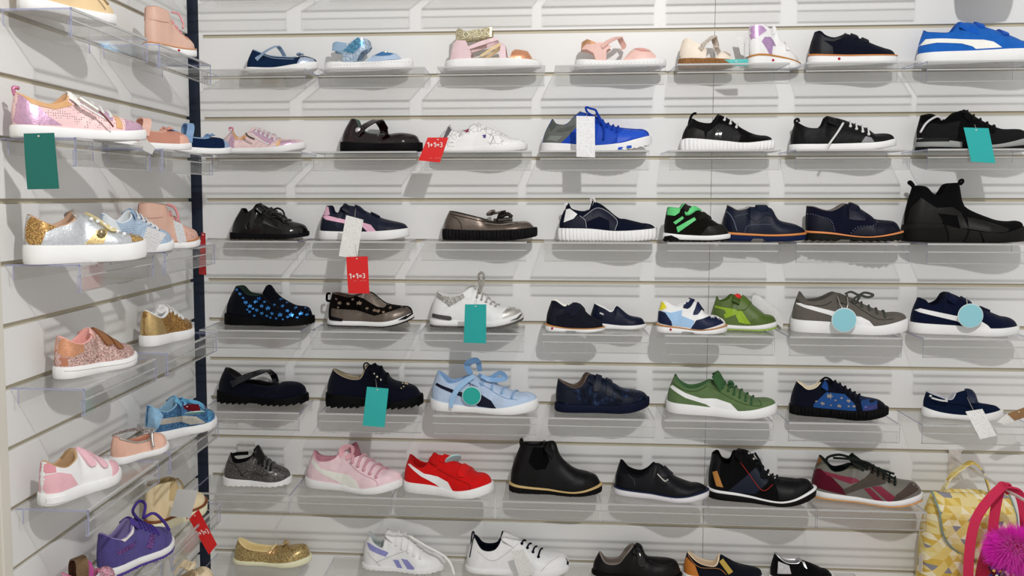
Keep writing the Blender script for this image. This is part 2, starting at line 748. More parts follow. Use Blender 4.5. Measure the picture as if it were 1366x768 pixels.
    def op_stitches(s, name, m, pts, n, r=0.9):
        o = s.dots(name, m, [s.side(p.x, p.y, 0.0012) for p in s.along(pts, n)], r * 0.001, 0.0007)
        o['kind'] = 'stuff'

    def op_holes(s, name, m, pts, n, r=1.1):
        o = s.dots(name, m, [s.side(p.x, p.y, 0.0) for p in s.along(pts, n)], r * 0.001, 0.0005)
        o['kind'] = 'stuff'

    def op_stud(s, name, m, p, r):
        c = s.side(p[0] * 0.001, p[1] * 0.001, 0.0055 if name in ('pearl', 'brooch') else 0.001)
        s.dots(name, m, [c], r * 0.001, min(r * 0.6, 3) * 0.001)

    def op_stars(s, name, m, lst):
        for i, (x, z, r) in enumerate(lst):
            rot = (i * 0.7) % 1.2
            pts = []
            for k in range(10):
                rr = 1.25 * r * (1.0 if k % 2 == 0 else 0.4)
                a = rot + k * PI / 5
                pts.append((x + rr * math.cos(a), z + rr * math.sin(a)))
            V, F = s.poly3([(a * 0.001, b * 0.001) for a, b in pts], 0.0013, -1, 0.001, 0.02)
            if V:
                link(name, V, F, m, s.root)

    def op_laces(s, name, m, p0, p1, n, r=2.8):
        r *= 0.001
        for i in range(n):
            t = i / max(1, n - 1)
            x = (p0[0] + (p1[0] - p0[0]) * t) * 0.001
            z = (p0[1] + (p1[1] - p0[1]) * t) * 0.001 - 0.006
            e = s.side(x, z, 0.0022)
            ye = min(e.y, -0.008)
            dx = 0.008
            pts = []
            for k in range(9):
                q = k / 8
                y = ye * (1 - 2 * q)
                xx = x + dx * (q - 0.0) * 0.9
                g = s.top(xx, y, r * 0.7)
                pts.append(g)
            pts[0] = e
            V, F = tube_vf(crom(pts, 2), r, 6, 0.6)
            lc = link(name, V, F, m, s.root, smooth=True)
            ey = s.dots('eyelet', m, [e], r * 1.25, 0.0026)
            ey.parent = lc

    def op_cord(s, name, m, pts, r, y0, y1):
        n = len(pts)
        P = [Vector((a * 0.001, (y0 + (y1 - y0) * i / max(1, n - 1)) * 0.001, b * 0.001)) for i, (a, b) in enumerate(pts)]
        tube(name, P, r * 0.001, m, s.root)

    def op_band(s, name, m, pts, w, y0, y1):
        n = len(pts)
        P = [Vector((a * 0.001, (y0 + (y1 - y0) * i / max(1, n - 1)) * 0.001, b * 0.001)) for i, (a, b) in enumerate(pts)]
        P = crom(P, 6)
        V, F = [], []
        mth = len(P)
        for i, p in enumerate(P):
            q = i / (mth - 1)
            t = (P[min(i + 1, mth - 1)] - P[max(i - 1, 0)]).normalized()
            dv = Vector((0.9 * t.z, 0.35, -0.9 * t.x)).normalized()
            ww = w * 0.0005 * (0.75 + 0.25 * math.sin(q * PI))
            nn = t.cross(dv) * 0.0005
            V += [p - dv * ww + nn, p + dv * ww + nn, p + dv * ww - nn, p - dv * ww - nn]
        for i in range(mth - 1):
            for k in range(4):
                F.append((i * 4 + k, i * 4 + (k + 1) % 4, i * 4 + 4 + (k + 1) % 4, i * 4 + 4 + k))
        F += [(3, 2, 1, 0), tuple((mth - 1) * 4 + k for k in range(4))]
        fixn(link(name, V, F, m, s.root))

    def op_knot(s, name, m, p, w):
        """small bow: two loops and a centre knot lying across the vamp"""
        c = s.top(p[0] * 0.001, 0, 0.002)
        c.z = max(c.z, p[1] * 0.001)
        w *= 0.001
        o = None
        V, F = [], []
        for sg in (-1, 1):
            loop = [c, c + Vector((0.25 * w, sg * 0.5 * w, 0.3 * w)), c + Vector((0.05 * w, sg * 1.0 * w, 0.28 * w)),
                    c + Vector((-0.3 * w, sg * 0.95 * w, 0.0)), c + Vector((-0.2 * w, sg * 0.4 * w, -0.05 * w)), c]
            v, f = tube_vf(crom(loop, 4), 0.11 * w + 0.0008, 5)
            k = len(V)
            V += v
            F += [tuple(i + k for i in q) for q in f]
            tail = [c, c + Vector((0.45 * w, sg * 0.4 * w, 0.1 * w)), c + Vector((0.9 * w, sg * 0.5 * w, 0.2 * w))]
            v, f = tube_vf(crom(tail, 4), 0.09 * w + 0.0006, 5)
            k = len(V)
            V += v
            F += [tuple(i + k for i in q) for q in f]
        v, f = tube_vf([c + Vector((0, -0.2 * w, 0.02 * w)), c + Vector((0, 0, 0.06 * w)), c + Vector((0, 0.2 * w, 0.02 * w))], 0.2 * w, 6)
        k = len(V)
        V += v
        F += [tuple(i + k for i in q) for q in f]
        link(name, V, F, m, s.root, smooth=True)

    def op_strap(s, name, m, p0, p1, w):
        """band over the instep: outer end p0, crest at p1 (side view)"""
        xa, za, xb = p0[0] * 0.001, p0[1] * 0.001, p1[0] * 0.001
        w *= 0.001
        a = s.side(xa, za, 0)
        zax = s.zf(xa) + 0.35 * (s.zt(xb) - s.zf(xa))
        a0 = math.atan2(a.z - zax, -a.y)
        a0 = max(-0.3, min(a0, 1.1))
        V, F = [], []
        n, mth, th = 14, 4, 0.0042
        for i in range(n + 1):
            q = i / n
            ang = a0 + (PI * 0.86 - a0) * q
            if ang <= PI / 2:
                x = xa + (xb - xa) * (ang - a0) / max(1e-3, PI / 2 - a0)
            else:
                x = xb + (xb - xa) * 0.35 * (ang - PI / 2) / (PI / 2)
            sh = 1.0 if i > 0 else 0.72
            row = []
            for j in range(mth + 1):
                xx = x + (j / mth - 0.5) * w * sh
                row.append(s.rad(xx, ang, zax, 0.0006))
            row2 = []
            for p in row:
                dv = Vector((0, p.y, p.z - zax)).normalized()
                row2.append(p + dv * th)
            V += row + row2
        k = 2 * (mth + 1)
        for i in range(n):
            for j in range(mth):
                b = i * k + (mth + 1) + j
                F.append((b, b + 1, b + k + 1, b + k))
            for e0, e1 in ((0, mth + 1), (mth + 1 + mth, mth)):
                F.append((i * k + e0, i * k + e1, (i + 1) * k + e1, (i + 1) * k + e0))
        F.append(tuple(range(mth + 1)) + tuple(range(2 * mth + 1, mth, -1)))
        o = link(name, V, F, m, s.root, smooth=True)
        fixn(o)
        o.data.set_sharp_from_angle(angle=math.radians(45))

    def op_bridge(s, name, m, p0, p1, w):
        """free strap arching across the opening"""
        xa, za, xb, zb = [q * 0.001 for q in (p0[0], p0[1], p1[0], p1[1])]
        a = s.side(xa, za, 0.0015)
        Y = min(-0.014, a.y)
        pts = [Vector((xa - (xb - xa) * 0.22, Y * 1.0, za - (zb - za) * 0.3))]
        pts[0] = s.side(pts[0].x, max(pts[0].z, s.zf(xa) + 0.002), 0.0015)
        for i in range(13):
            ph = PI * i / 12
            sn = math.sin(ph)
            x = xa + (xb - xa) * sn ** 0.9 if ph <= PI / 2 else xb + (xb - xa) * 0.3 * (1 - sn)
            pts.append(Vector((x, Y * math.copysign(abs(math.cos(ph)) ** 0.8, math.cos(ph)), za + (zb - za) * sn ** 0.75)))
        q = s.side(min(pts[-1].x, s.L * 0.9), max(pts[0].z, s.zf(xa) + 0.004), 0.0015, 1)
        pts.append(q)
        P = crom(pts, 3)
        V, F = [], []
        mth = len(P)
        zc = za - 0.022
        hw_ = w * 0.0005
        for i, p in enumerate(P):
            t = (P[min(i + 1, mth - 1)] - P[max(i - 1, 0)]).normalized()
            no = Vector((0, p.y, (p.z - zc) * 1.2)).normalized()
            dv = t.cross(no).normalized()
            no = no * 0.0014
            V += [p - dv * hw_ + no, p + dv * hw_ + no, p + dv * hw_ - no, p - dv * hw_ - no]
        for i in range(mth - 1):
            for k in range(4):
                F.append((i * 4 + k, i * 4 + (k + 1) % 4, i * 4 + 4 + (k + 1) % 4, i * 4 + 4 + k))
        F += [(3, 2, 1, 0), tuple((mth - 1) * 4 + k for k in range(4))]
        fixn(link(name, V, F, m, s.root))

    def op_tongue(s, name, m, p0, p1, hwid):
        """padded tongue from base p0 up to tip p1, arched across y"""
        b = Vector((p0[0] * 0.001, 0, p0[1] * 0.001 - 0.004))
        t = Vector((p1[0] * 0.001, 0, p1[1] * 0.001))
        hwid *= 0.001
        ax = (t - b)
        V, F = [], []
        n, mm_ = 7, 8
        nrm = Vector((-ax.z, 0, ax.x)).normalized()
        if nrm.z < 0 and abs(nrm.z) > 0.2:
            nrm = -nrm
        for side_ in (0, 1):
            for i in range(n + 1):
                q = i / n
                for j in range(mm_ + 1):
                    v = (j / mm_) * 2 - 1
                    wd = hwid * (0.85 + 0.15 * q) * (1 if q < 0.75 else math.sqrt(max(0.15, 1 - ((q - 0.75) / 0.25) ** 2 * 0.6)))
                    p = b + ax * (q * (1 - 0.06 * v * v)) + Vector((0, v * wd, 0)) - nrm * (0.62 * hwid * v * v)
                    p += nrm * (0.0022 if side_ else -0.0022) * (1 - 0.6 * v * v) * (1 if i < n else 0.3)
                    V.append(p)
        k = (n + 1) * (mm_ + 1)
        for i in range(n):
            for j in range(mm_):
                a = i * (mm_ + 1) + j
                F.append((a, a + 1, a + mm_ + 2, a + mm_ + 1))
                F.append((k + a + 1, k + a, k + a + mm_ + 1, k + a + mm_ + 2))
        for i in range(n):
            for j in (0, mm_):
                a = i * (mm_ + 1) + j
                F.append((a, a + mm_ + 1, k + a + mm_ + 1, k + a))
        for j in range(mm_):
            a = n * (mm_ + 1) + j
            F.append((a, a + 1, k + a + 1, k + a))
        o = link(name, V, F, m, s.root, smooth=True)
        fixn(o)

# ------------------------------------------------------------------ measured data (millimetres, metres)
SHOES = [
{'n':'strap_ballerina','l':'navy strap ballerina shoe with silver toe cap on the top shelf row','c':'shoe','k':1,'X':0.1284,'y':-0.052,'a':-0.5,'L':173.4,'W':1,'f':[(0,14.9),(66.1,12),(127.8,18.3),(173.4,26.9)],'t':[(15,56.9),(20.6,55.8),(39,48.4),(64.9,40.2),(94.6,37),(116.8,37.1),(128,40.6)],'v':[(124.1,43),(142.7,42.1),(161.3,36.8),(172.3,27.7)],'u':'textile:1d3a63','i':'leather:8295a8','s':[('sole','rubber:f2f0ec',0,1,1.5,'')],'spring':11.9,'o':26,'p':[('patch','toe_cap','metal:a9b4c8',[(130.3,17.8),(136.8,36.2),(149.7,37.5),(169.8,32.3),(180,22.6)],1,1),('bridge','strap','leather:7f93ab',(38.7,39.7),(77.8,65.6),11),('patch','strap_end','textile:1a3150',[(34.7,41),(41.1,46.2),(48.4,40.8),(53.1,34.3),(48.2,31.5),(37.2,35.6)]),('knot','bow','leather:7b8ea8',(129.7,44.4),11),('line','seam','leather:90a0b4',[(44.1,43.8),(69.7,35.7),(99.2,32.5),(121.2,32.6)],0.8)]},
{'n':'sandal','l':'pale blue sandal with glittery buckle strap and white perforated sole','c':'shoe','k':1,'X':0.3215,'y':-0.052,'a':0.6,'L':209.6,'W':1,'f':[(0,23.1),(96.2,20.7),(170.2,22.5),(209.6,31.2)],'t':[(17.3,73.6),(43.2,78.6),(80,85.1),(105.5,77.6)],'v':[(108.5,75.6),(117.8,46.8),(131.8,49.8),(168.6,46.8),(183.2,34.1),(207,30.9)],'u':None,'i':None,'s':[('sole','rubber:eceadf',0,1,1.5,'')],'spring':9.3,'footbed':'leather:d8dce0','p':[('patch','heel_strap','leather:869fb6',[(20.4,68.5),(29.6,71.9),(57,66.8),(51.4,50.3),(38.5,49.4),(20.2,49.7)],0,1),('patch','side_panel','glitter:9fb2cc',[(47.4,20.2),(47.7,48.6),(60.7,66.1),(82.7,79.9),(108.1,75.9),(118.2,67),(111.6,58.2),(89.7,44.4),(76.7,19.8)],0,1),('patch','vamp_strap','leather:9fb0c6',[(101.1,19.5),(118.8,38),(137,45.2),(173.2,42.2),(186.9,28.2)],0,1),('patch','strap_pad','glitter:4a7c9e',[(47.7,48.6),(82.7,79.9),(100.1,66.2),(71.4,42.2)],2.2),('patch','toe_pad','leather:2f6fa8',[(124.2,36.9),(140.6,47.9),(167.8,40.5),(162.3,37),(144.2,35.2)],2.2),('cord','buckle','metal:c9c4ba',[(75.9,72.1),(77.7,62.5),(85,61),(90.5,69.4)],1.1,-24,-24),('stud','bead','metal:d8d2c6',(148.5,44.7),4.5),('stud','bead','metal:d8d2c6',(156.5,44.3),3.5),('holes','perforation','rubber:8d8a80',[(21.2,15.5),(97.9,17.3),(170.4,19.5),(210.2,22.4)],26,1.1)]},
{'n':'strappy_sandal','l':'pink and gold strappy sandal with copper toe band and thick white sole','c':'shoe','k':1,'X':0.6106,'y':-0.052,'a':2.3,'L':222.1,'W':1,'f':[(0,24.4),(84.5,26.3),(222.1,20.2)],'t':[(22,99.7),(108.3,97.8),(119.1,76.6),(133.4,67.5)],'v':[(132.2,70.2),(150.3,50.4),(168.2,50.1),(191.5,46.1),(201.3,32.5),(222.1,20.9)],'u':None,'i':None,'s':[('sole','rubber:f0efec',0,1,1.5,'')],'spring':6,'footbed':'leather:a89062','p':[('patch','heel_counter','leather:cfb6ba',[(11.1,25.6),(18.4,62.3),(27.3,70.2),(48.8,68),(60.3,43.3),(61.4,26.5)],0,1),('patch','ankle_strap','glitter:b5aa88',[(23,92),(30.9,98.8),(48.8,89.7),(108.7,98.1),(109.5,76.2),(48.8,72.2),(25.5,69.9)],0,1),('patch','cross_strap','leather:d2b8bd',[(50.6,52.9),(84.6,66.3),(120.1,74.9),(123.7,68.9),(95.3,59.1),(54.2,46.9)],1.2,1),('patch','lower_strap','leather:c9b08a',[(81.1,33.1),(120.2,58.6),(130.8,64.3),(129.1,54.9),(88.2,30.2)],0.6,1),('patch','vamp_strap','leather:dcbcc2',[(127.5,23.5),(130.1,63.6),(139.7,62.7),(144.1,23.2)],1,1),('patch','toe_band','metal:c98f6e',[(153,23.1),(155.8,38.7),(162.8,46.9),(192.9,42.2),(202.5,26.7),(201.8,22.2)],0.6,1),('cord','buckle','metal:d8d0b8',[(48.5,88.5),(43.1,81.6),(50.3,74.4),(55.7,82.4),(48.5,88.5)],1.3,-27,-27)]},
{'n':'buckle_sandal','l':'blush pink sandal with open sides beside the strappy gold one','c':'shoe','k':1,'X':0.9129,'y':-0.052,'a':4.1,'L':205.6,'W':1,'f':[(-0,22),(100,16.5),(205.6,20.3)],'t':[(13.9,67.7),(26.2,70.8),(50.7,69.5),(92.5,73.3)],'v':[(101.5,74.3),(114.3,36.3),(131.6,47.1),(166.3,47.3),(180.4,34.8),(204.9,20.3)],'u':None,'i':None,'s':[('sole','rubber:eceae4',0,1,1.5,'')],'spring':4,'footbed':'leather:e8dcd4','p':[('patch','heel_strap','metal:bb8e6c',[(14.2,63.6),(26.4,69.2),(50.9,58.9),(33.5,56.2),(24.8,57.5),(12.7,46.3)],0.4,1),('patch','side_panel','leather:d2ada4',[(12.7,45.3),(16,60.1),(30,57.3),(54.3,60.2),(68.2,58.8),(82.2,49.8),(71.2,41.5),(70.9,16.2),(47.9,16.7),(40.7,38.7),(26.7,45)],0,1),('bridge','strap','leather:d0a9a0',(66.6,55),(101.5,73.3),13),('patch','vamp_piece','leather:d4b0a7',[(105.2,15.5),(127.2,41.1),(147.7,48.2),(168.3,41.5),(182.3,26.8),(181.1,13.8)],0,1),('patch','flower','leather:cf9890',[(130.5,46.9),(145.9,51),(168.4,36.7),(147.8,38.6)],3),('holes','perforation','rubber:9a978e',[(9.7,11.9),(99.9,10.6),(199.2,10.1)],22,1.1)]},
{'n':'toddler_sandal','l':'beige toddler sandal with closed heel and cork sole','c':'shoe','k':1,'X':1.1499,'y':-0.052,'a':5.5,'L':128.3,'W':1.15,'f':[(-0.1,22.6),(43.3,21.6),(126.3,15.5)],'t':[(8.3,70),(18.6,70.7),(39.3,59.8),(53.2,45.6),(63.4,43.5)],'v':[(64.7,46),(80.5,28.2),(93.8,40.3),(112.7,33.2),(126.6,17.3)],'u':None,'i':None,'s':[('sole','cork:8a5f35',0,1,1.2,'')],'spring':4,'footbed':'leather:9a7350','p':[('patch','heel_counter','leather:e6c9ba',[(1.1,17.3),(1.1,46.6),(6.2,68.4),(17.7,69.4),(41.7,55.7),(58.6,55.2),(62.3,41.4),(57.8,15.8)],0,1),('bridge','ankle_strap','glitter:dcc3b6',(50.6,49.2),(77.7,73.3),14),('patch','vamp_piece','leather:e5c8ba',[(74.7,13.7),(91,36.5),(109.6,29.1),(122.7,11.7)],0,1),('patch','toe_strap','glitter:d8bfb2',[(97.7,36.3),(102,39.6),(116.2,30.3),(113.7,25.6)],2)]},
{'n':'first_walker_boot','l':'white and lilac first-walker ankle boot beside the beige sandal','c':'shoe','k':1,'X':1.3088,'y':-0.052,'a':-14,'L':124.6,'W':1.1,'f':[(-0.6,28.7),(18.2,31.6),(54.1,28.9),(120.8,12.7)],'t':[(-1.3,95.8),(16.6,98.7),(29.7,97.8),(43.1,88.5)],'v':[(52.3,92.3),(62.8,93.6),(69,78.2),(86.9,54.3),(114.5,30.6),(123.4,15)],'u':'leather:ecebe8','i':'textile:d8c8dc','s':[('sole','rubber:eeece0',0,0.85,1.5,''),('welt','leather:a8743c',0.85,1,2,'')],'spring':4,'p':[('patch','heel_collar','metal:b795be',[(-9,64.1),(-9.1,93.1),(9.4,96.7),(23.6,95),(34,85.1),(10.3,68.1)],0.8,1),('patch','side_wave','metal:b090b8',[(43.2,27.8),(33.3,44.7),(21.7,59.8),(28.8,70.3),(43.7,70.7),(51.5,62.3),(57.5,50.5),(50,51.3),(43.2,63.8),(32.8,61.8),(32.3,55),(42.7,43.3),(48.1,27.9)],0.8),('strap','velcro_strap','leather:e9e7e3',(49.4,76.7),(60.9,95.3),10),('strap','velcro_strap','leather:e9e7e3',(82.6,39.7),(88.8,53.7),10),('stud','red_dot','rubber:b02030',(48.9,17.8),3.2)]},
{'n':'velcro_shoe','l':'navy velcro oxford shoe with white sole on the top shelf row','c':'shoe','k':1,'X':1.4418,'y':-0.052,'a':7.4,'L':187.1,'W':1,'f':[(-0.4,29.5),(40.9,25.6),(135.9,20.9),(187.1,21.9)],'t':[(10.3,78.8),(20.8,79.1),(32.5,68.5),(50.7,62.7),(70,68.1),(76.3,72.3)],'v':[(79.2,74.9),(108.9,62.6),(141.9,46.2),(174.5,33.2),(183.8,23.7)],'u':'suede:12172a','i':'leather:23222a','s':[('sole','rubber:efece2',0,0.86,1.5,''),('welt','leather:b0703c',0.86,1,2,'')],'spring':4,'p':[('patch','heel_counter','leather:1a1a24',[(-0.1,25.9),(1.1,59.8),(25.6,60.6),(47.2,43),(49.5,24.3)],0.8,1),('patch','collar_band','leather:20202a',[(2.8,59.1),(8.1,76.5),(18.6,76.8),(30.3,66.2),(48.3,60.5),(73.8,70),(74.6,64.6),(48.5,54.8),(28.9,58.2)],0.9,1),('strap','velcro_strap','suede:1c2232',(99.1,58.7),(93.9,73.4),10),('strap','velcro_strap','suede:1c2232',(120.2,48.8),(117.1,61.3),9),('stud','red_dot','rubber:b02030',(61.3,15.5),3.4)]},
{'n':'suede_sneaker','l':'bright blue suede velcro sneaker with pale side stripe at the top right','c':'shoe','k':1,'X':1.6806,'y':-0.052,'a':8.9,'L':254.7,'W':1,'f':[(-0.7,23.3),(11.8,26.9),(205.2,26.4),(254.7,28.6)],'t':[(10.3,79.1),(18.5,72.7),(51.6,68.3),(67,72.7),(74.5,81.5),(80.3,90.3)],'v':[(84.3,94.6),(110.9,92.8),(142.4,80.4),(170.6,68.5),(195.7,55.8),(211.4,46.8),(236,39.2),(253.2,27)],'u':'suede:1d5fb4','i':'suede:0f4a9c','s':[('sole','rubber:f0eff2',0,1,1.5,'')],'spring':6.5,'p':[('patch','side_stripe','leather:d9d8cf',[(2.1,45.1),(12.6,58.2),(48.6,56.7),(126,50.4),(144.5,44.7),(160.3,30.8),(111.5,31),(105.1,36.9),(83.2,44.4),(33.3,48.3)]),('patch','stay','suede:1258ba',[(94.3,73.2),(106,86),(115.5,79),(117.8,62.3)],0.8),('strap','velcro_strap','suede:1058bd',(125.9,77.6),(121.8,90.6),14),('strap','velcro_strap','suede:1058bd',(170.9,57.5),(169.1,69.2),14),('tongue','tongue','suede:1459b8',(104.9,88),(84.2,96.3),24)]},
{'n':'zip_sneaker','l':'pink perforated zip sneaker with lilac toe near the corner post','c':'shoe','k':3,'X':0.0584,'y':-0.052,'a':-0.9,'L':210.7,'W':1,'f':[(0,11.6),(96.8,11.6),(155.7,15.5),(210.2,27.2)],'t':[(32.6,57.8),(36.1,45),(49.1,36.9),(64.2,40.8),(73.8,53.2)],'v':[(69.2,55.8),(86.4,63.8),(108.8,54.9),(135,44.5),(148,35.6),(195,33.6),(209.1,25.1)],'u':'perf:d8bab9','i':'leather:c49a72','s':[('sole','rubber:eeece8',0,1,1.5,'')],'spring':12.2,'p':[('patch','toe_cap','metal:c9a8be',[(155.4,17),(159.4,32.6),(202,31.7),(216,24)],0.8,1),('patch','heel_counter','metal:c4a2b8',[(23.6,9.5),(31,44.1),(36.9,56.8),(42.2,40.4),(43.4,11.3)],0.8,1),('patch','lace_stay','metal:c9a8be',[(79.7,52.2),(96.7,61.9),(150.1,34.5),(133.1,20),(116.6,29.2),(85.3,49.3)],0.9),('patch','collar_band','leather:c99c70',[(34.9,49.5),(40.4,45.1),(53.3,37.1),(75.8,43.9),(68.2,33),(45.8,33.1)],1.2),('patch','toe_band','leather:d3a97e',[(148,17),(152,35.2),(159.4,34.4),(156.5,17)],1.3),('line','zip','leather:e6e0dc',[(82.7,47.2),(106.5,30.8),(130.5,20.5)],1.5),('cord','zip_pull','metal:6a6258',[(78.1,46.5),(83.8,39.2),(98.8,31.9)],2.6,-44,-46),('laces','lace','textile:f2f0ee',(93.8,57.9),(140.9,38),5),('cord','pull_tab','metal:c27a92',[(26.5,55.3),(25.1,61.9),(33.4,61.9),(32.5,56.7)],2.2,0,0)]},
{'n':'patent_mary_jane','l':'burgundy patent mary jane with thick black sole and jewel button','c':'shoe','k':3,'X':0.357,'y':-0.052,'a':0.8,'L':195.2,'W':1,'f':[(0,26.6),(77.6,21.6),(152.3,20.7),(195.2,24.1)],'t':[(22.8,79.9),(39.4,78),(46.7,62.4),(61.3,48.6),(87.1,43.3),(109.3,44.6)],'v':[(106.5,46.4),(147.3,48.3),(180.5,42),(191.5,26.3)],'u':'patent:200a10','i':'suede:4a5a52','s':[('sole','rubber:100e10',0,1,2.5,'')],'spring':4,'o':27,'p':[('bridge','strap','patent:240c12',(50.4,52.6),(90.1,78.5),24),('patch','heel_counter','patent:2c0e16',[(12.2,25.6),(21.9,72.3),(31.1,68.6),(34.5,36.3),(41.7,23.7)],0.8),('stud','jewel','glitter:d8ccd0',(46.5,52.5),8)]},
{'n':'floral_sneaker','l':'white floral-print sneaker with white velcro straps on the second row','c':'shoe','k':3,'X':0.5843,'y':-0.052,'a':2.1,'L':217,'W':1,'f':[(0,11.8),(58.3,10.4),(167,15.8),(216,21.4)],'t':[(33.4,65.6),(38.8,54.8),(53.4,47.9),(71.6,53.1)],'v':[(69.8,55),(91.7,68.5),(117.2,62.8),(149.9,50),(175.4,35.4),(200.7,29.9),(215.9,19.7)],'u':'floral:e6e4e2','i':'textile:b9b6b8','s':[('sole','rubber:f2f0ec',0,1,1.5,'')],'spring':6.4,'p':[('patch','side_panel','leather:e9e7e5',[(40.5,13.9),(69.5,40.4),(116.3,48.8),(130.7,31),(123.6,13.3),(87.6,10)],0.8),('patch','toe_cap','leather:efedeb',[(163,14.8),(166.5,32.5),(202.2,28),(216.5,19)],0.8,1),('patch','heel_tab','textile:6e6870',[(18.8,30.1),(31.5,62),(38.8,63.8),(40.6,53.1),(27.9,31.8)],0.9),('strap','velcro_strap','leather:e4e1dc',(151.8,52.4),(109.9,65.4),15),('strap','velcro_strap','leather:e4e1dc',(173.4,35.9),(144.5,45.4),14),('patch','flower_print','leather:5a4f8a',[(114.5,40),(123.5,41),(122.8,32.8),(118.1,31.8)],1.2),('patch','flower_print','leather:8a3a58',[(69.5,54.6),(82.1,55.5),(81,47.4),(74.9,45.7)],1.2)]},
{'n':'running_shoe','l':'royal blue running shoe with grey heel and white sole, blue tread pods','c':'shoe','k':3,'X':0.8373,'y':-0.052,'a':3.6,'L':250.6,'W':1,'f':[(0,21.2),(56.5,18),(119.9,13.1),(178.7,17.2),(213.4,26.1),(249.8,36.4)],'t':[(21.7,76.7),(32.5,64.2),(55.7,62.1),(76.7,81.6),(89,91.4)],'v':[(90.6,93.5),(126.2,82.4),(154.7,63.3),(186.5,55.8),(235.7,50),(248.1,34.7)],'u':'mesh:1746b4','i':'textile:575b58','s':[('sole','rubber:efedea',0,1,2,'notch')],'spring':16.3,'p':[('patch','heel_counter','textile:6d716c',[(1.9,18.5),(6.6,48.6),(13.5,71.4),(22,76.9),(34.8,62.3),(56.1,61),(77,80.4),(81.2,77.6),(80.1,56.5),(59.9,33.9),(42.3,18.2)],0.9,1),('patch','heel_pad','textile:5c605c',[(31.4,46.5),(42,53.5),(77.2,61.8),(72,51.4),(42.1,45.7)],2.2),('patch','heel_pad','textile:595d59',[(16.4,64.3),(22.4,73),(33.1,60.6),(20.8,48.4)],2.2),('patch','heel_pad','textile:7a7e79',[(10.3,28.4),(20.9,37.8),(49.2,35.8),(35.2,23.6)],1.8),('patch','toe_overlay','leather:1a4fc4',[(172.2,17.8),(175.4,38),(189.1,51.8),(234.1,47.2),(245.7,33.8),(206.8,27.9)],0.9,1),('patch','side_overlay','leather:1a4ab8',[(123.4,15.7),(131.5,59.5),(147.3,55.8),(172,34.6),(158.3,13.7)],0.9),('patch','tread_pod','rubber:1b50c0',[(174.2,3),(175.8,8.3),(186.2,9.2),(186.3,2.9)],3),('patch','tread_pod','rubber:1b50c0',[(193.2,6.4),(194.9,11.6),(205.3,12.6),(205.4,7)],3),('tongue','tongue','textile:2450a8',(108.5,74.5),(90.6,93.5),25),('laces','lace','textile:1440ae',(126.2,72.6),(172,51),5),('cord','lace_loop','textile:1440ae',[(119.1,82),(104.9,90.9),(101.2,102.4),(111.8,99.3),(124.2,94.8),(126.1,83.1)],2.6,-14,-20),('cord','lace_end','textile:1440ae',[(124.1,93.2),(134.8,73.2),(143,51.7),(142.3,26.1)],2.6,-25,-46)]},
{'n':'ribbed_runner','l':'black slip-on runner with white ribbed sole on the second row','c':'shoe','k':3,'X':1.1587,'y':-0.052,'a':5.6,'L':205.1,'W':1,'f':[(-0.3,24),(16.6,29.2),(91.1,22.5),(143.9,17.2),(203.8,24.5)],'t':[(22.6,75.5),(40,65.4),(64,62.6),(74,71.2),(82.3,82.2)],'v':[(85.4,84.9),(113.1,70.9),(133.9,54.1),(161.5,39.8),(197.1,32.4),(203,25.3)],'u':'suede:161416','i':'textile:1c1a1c','s':[('sole','rubber:f0eeeb',0,1,3,'rib')],'spring':4,'p':[('patch','heel_counter','leather:252322',[(8.3,28.1),(13.6,49),(25.5,55.8),(49.6,45.1),(53.4,25.2)],0.8),('patch','side_overlay','patent:181618',[(53.4,26.6),(56.4,41.5),(83,63.7),(120.2,57.9),(130.9,33.6),(124.5,19.9)],0.9),('patch','toe_overlay','suede:0e0d0e',[(124.5,19.9),(149.3,35.1),(192.8,30.1),(198,23.5),(144.7,18.3)],0.9,1),('patch','eyestay','textile:121012',[(77.9,67.2),(84.3,81.6),(157.6,37.8),(144.4,30),(110.2,56.4)],1.2),('laces','lace','textile:e8e4e0',(95.5,77.5),(121.3,59.7),3),('cord','pull_tab','textile:121012',[(17,63.5),(21.9,81),(28.6,88),(33.8,87.2)],3,0,0)]},
{'n':'perforated_sneaker','l':'black perforated leather sneaker with white laces and white sole','c':'shoe','k':3,'X':1.4057,'y':-0.052,'a':7.1,'L':227.4,'W':1,'f':[(-0.3,14.8),(81.6,14.2),(177.2,16.1),(224.3,25.6)],'t':[(10.1,67.5),(17.9,60.4),(36.5,50.8),(59.7,50.1),(70.9,59.6),(73.9,69.9)],'v':[(82,78),(111.2,71.6),(134.5,62.6),(164.3,50),(184.4,35.6),(213.6,33.8),(223.6,24.1)],'u':'perf:1a191b','i':'textile:1c1b1d','s':[('sole','rubber:f2f0ec',0,1,1.5,'')],'spring':10.6,'p':[('patch','heel_counter','leather:131214',[(-1,14),(5,59.6),(16.2,50.8),(25.5,14.4)],0.8,1),('patch','toe_cap','leather:141315',[(182.3,17.4),(177.9,33.8),(206.7,32.1),(217.2,23.1)],0.8,1),('patch','eyestay','leather:101012',[(75.2,53.4),(95.9,70.2),(112.2,68.2),(177.8,34.8),(184.2,17.7),(173.7,16.8),(165.1,31.6),(112.8,49.4),(89.8,56.6)],1),('patch','vent_panel','leather:77777a',[(146.3,16.5),(155.5,30.7),(171.7,26.4),(174.6,17.5)],0.5),('tongue','tongue','leather:19181a',(107.9,71.3),(79.6,78.7),24),('laces','lace','textile:f2f0ee',(125.7,60.2),(162.1,40.8),4),('cord','lace_end','textile:f2f0ee',[(109.2,61.4),(95.6,38.9),(78.8,14.8),(69.9,-0.2)],2.4,-30,-52),('cord','pull_tab','leather:141315',[(12,58.2),(9.9,70.5),(16.5,73.9),(19.1,66.8)],3,0,0)]},
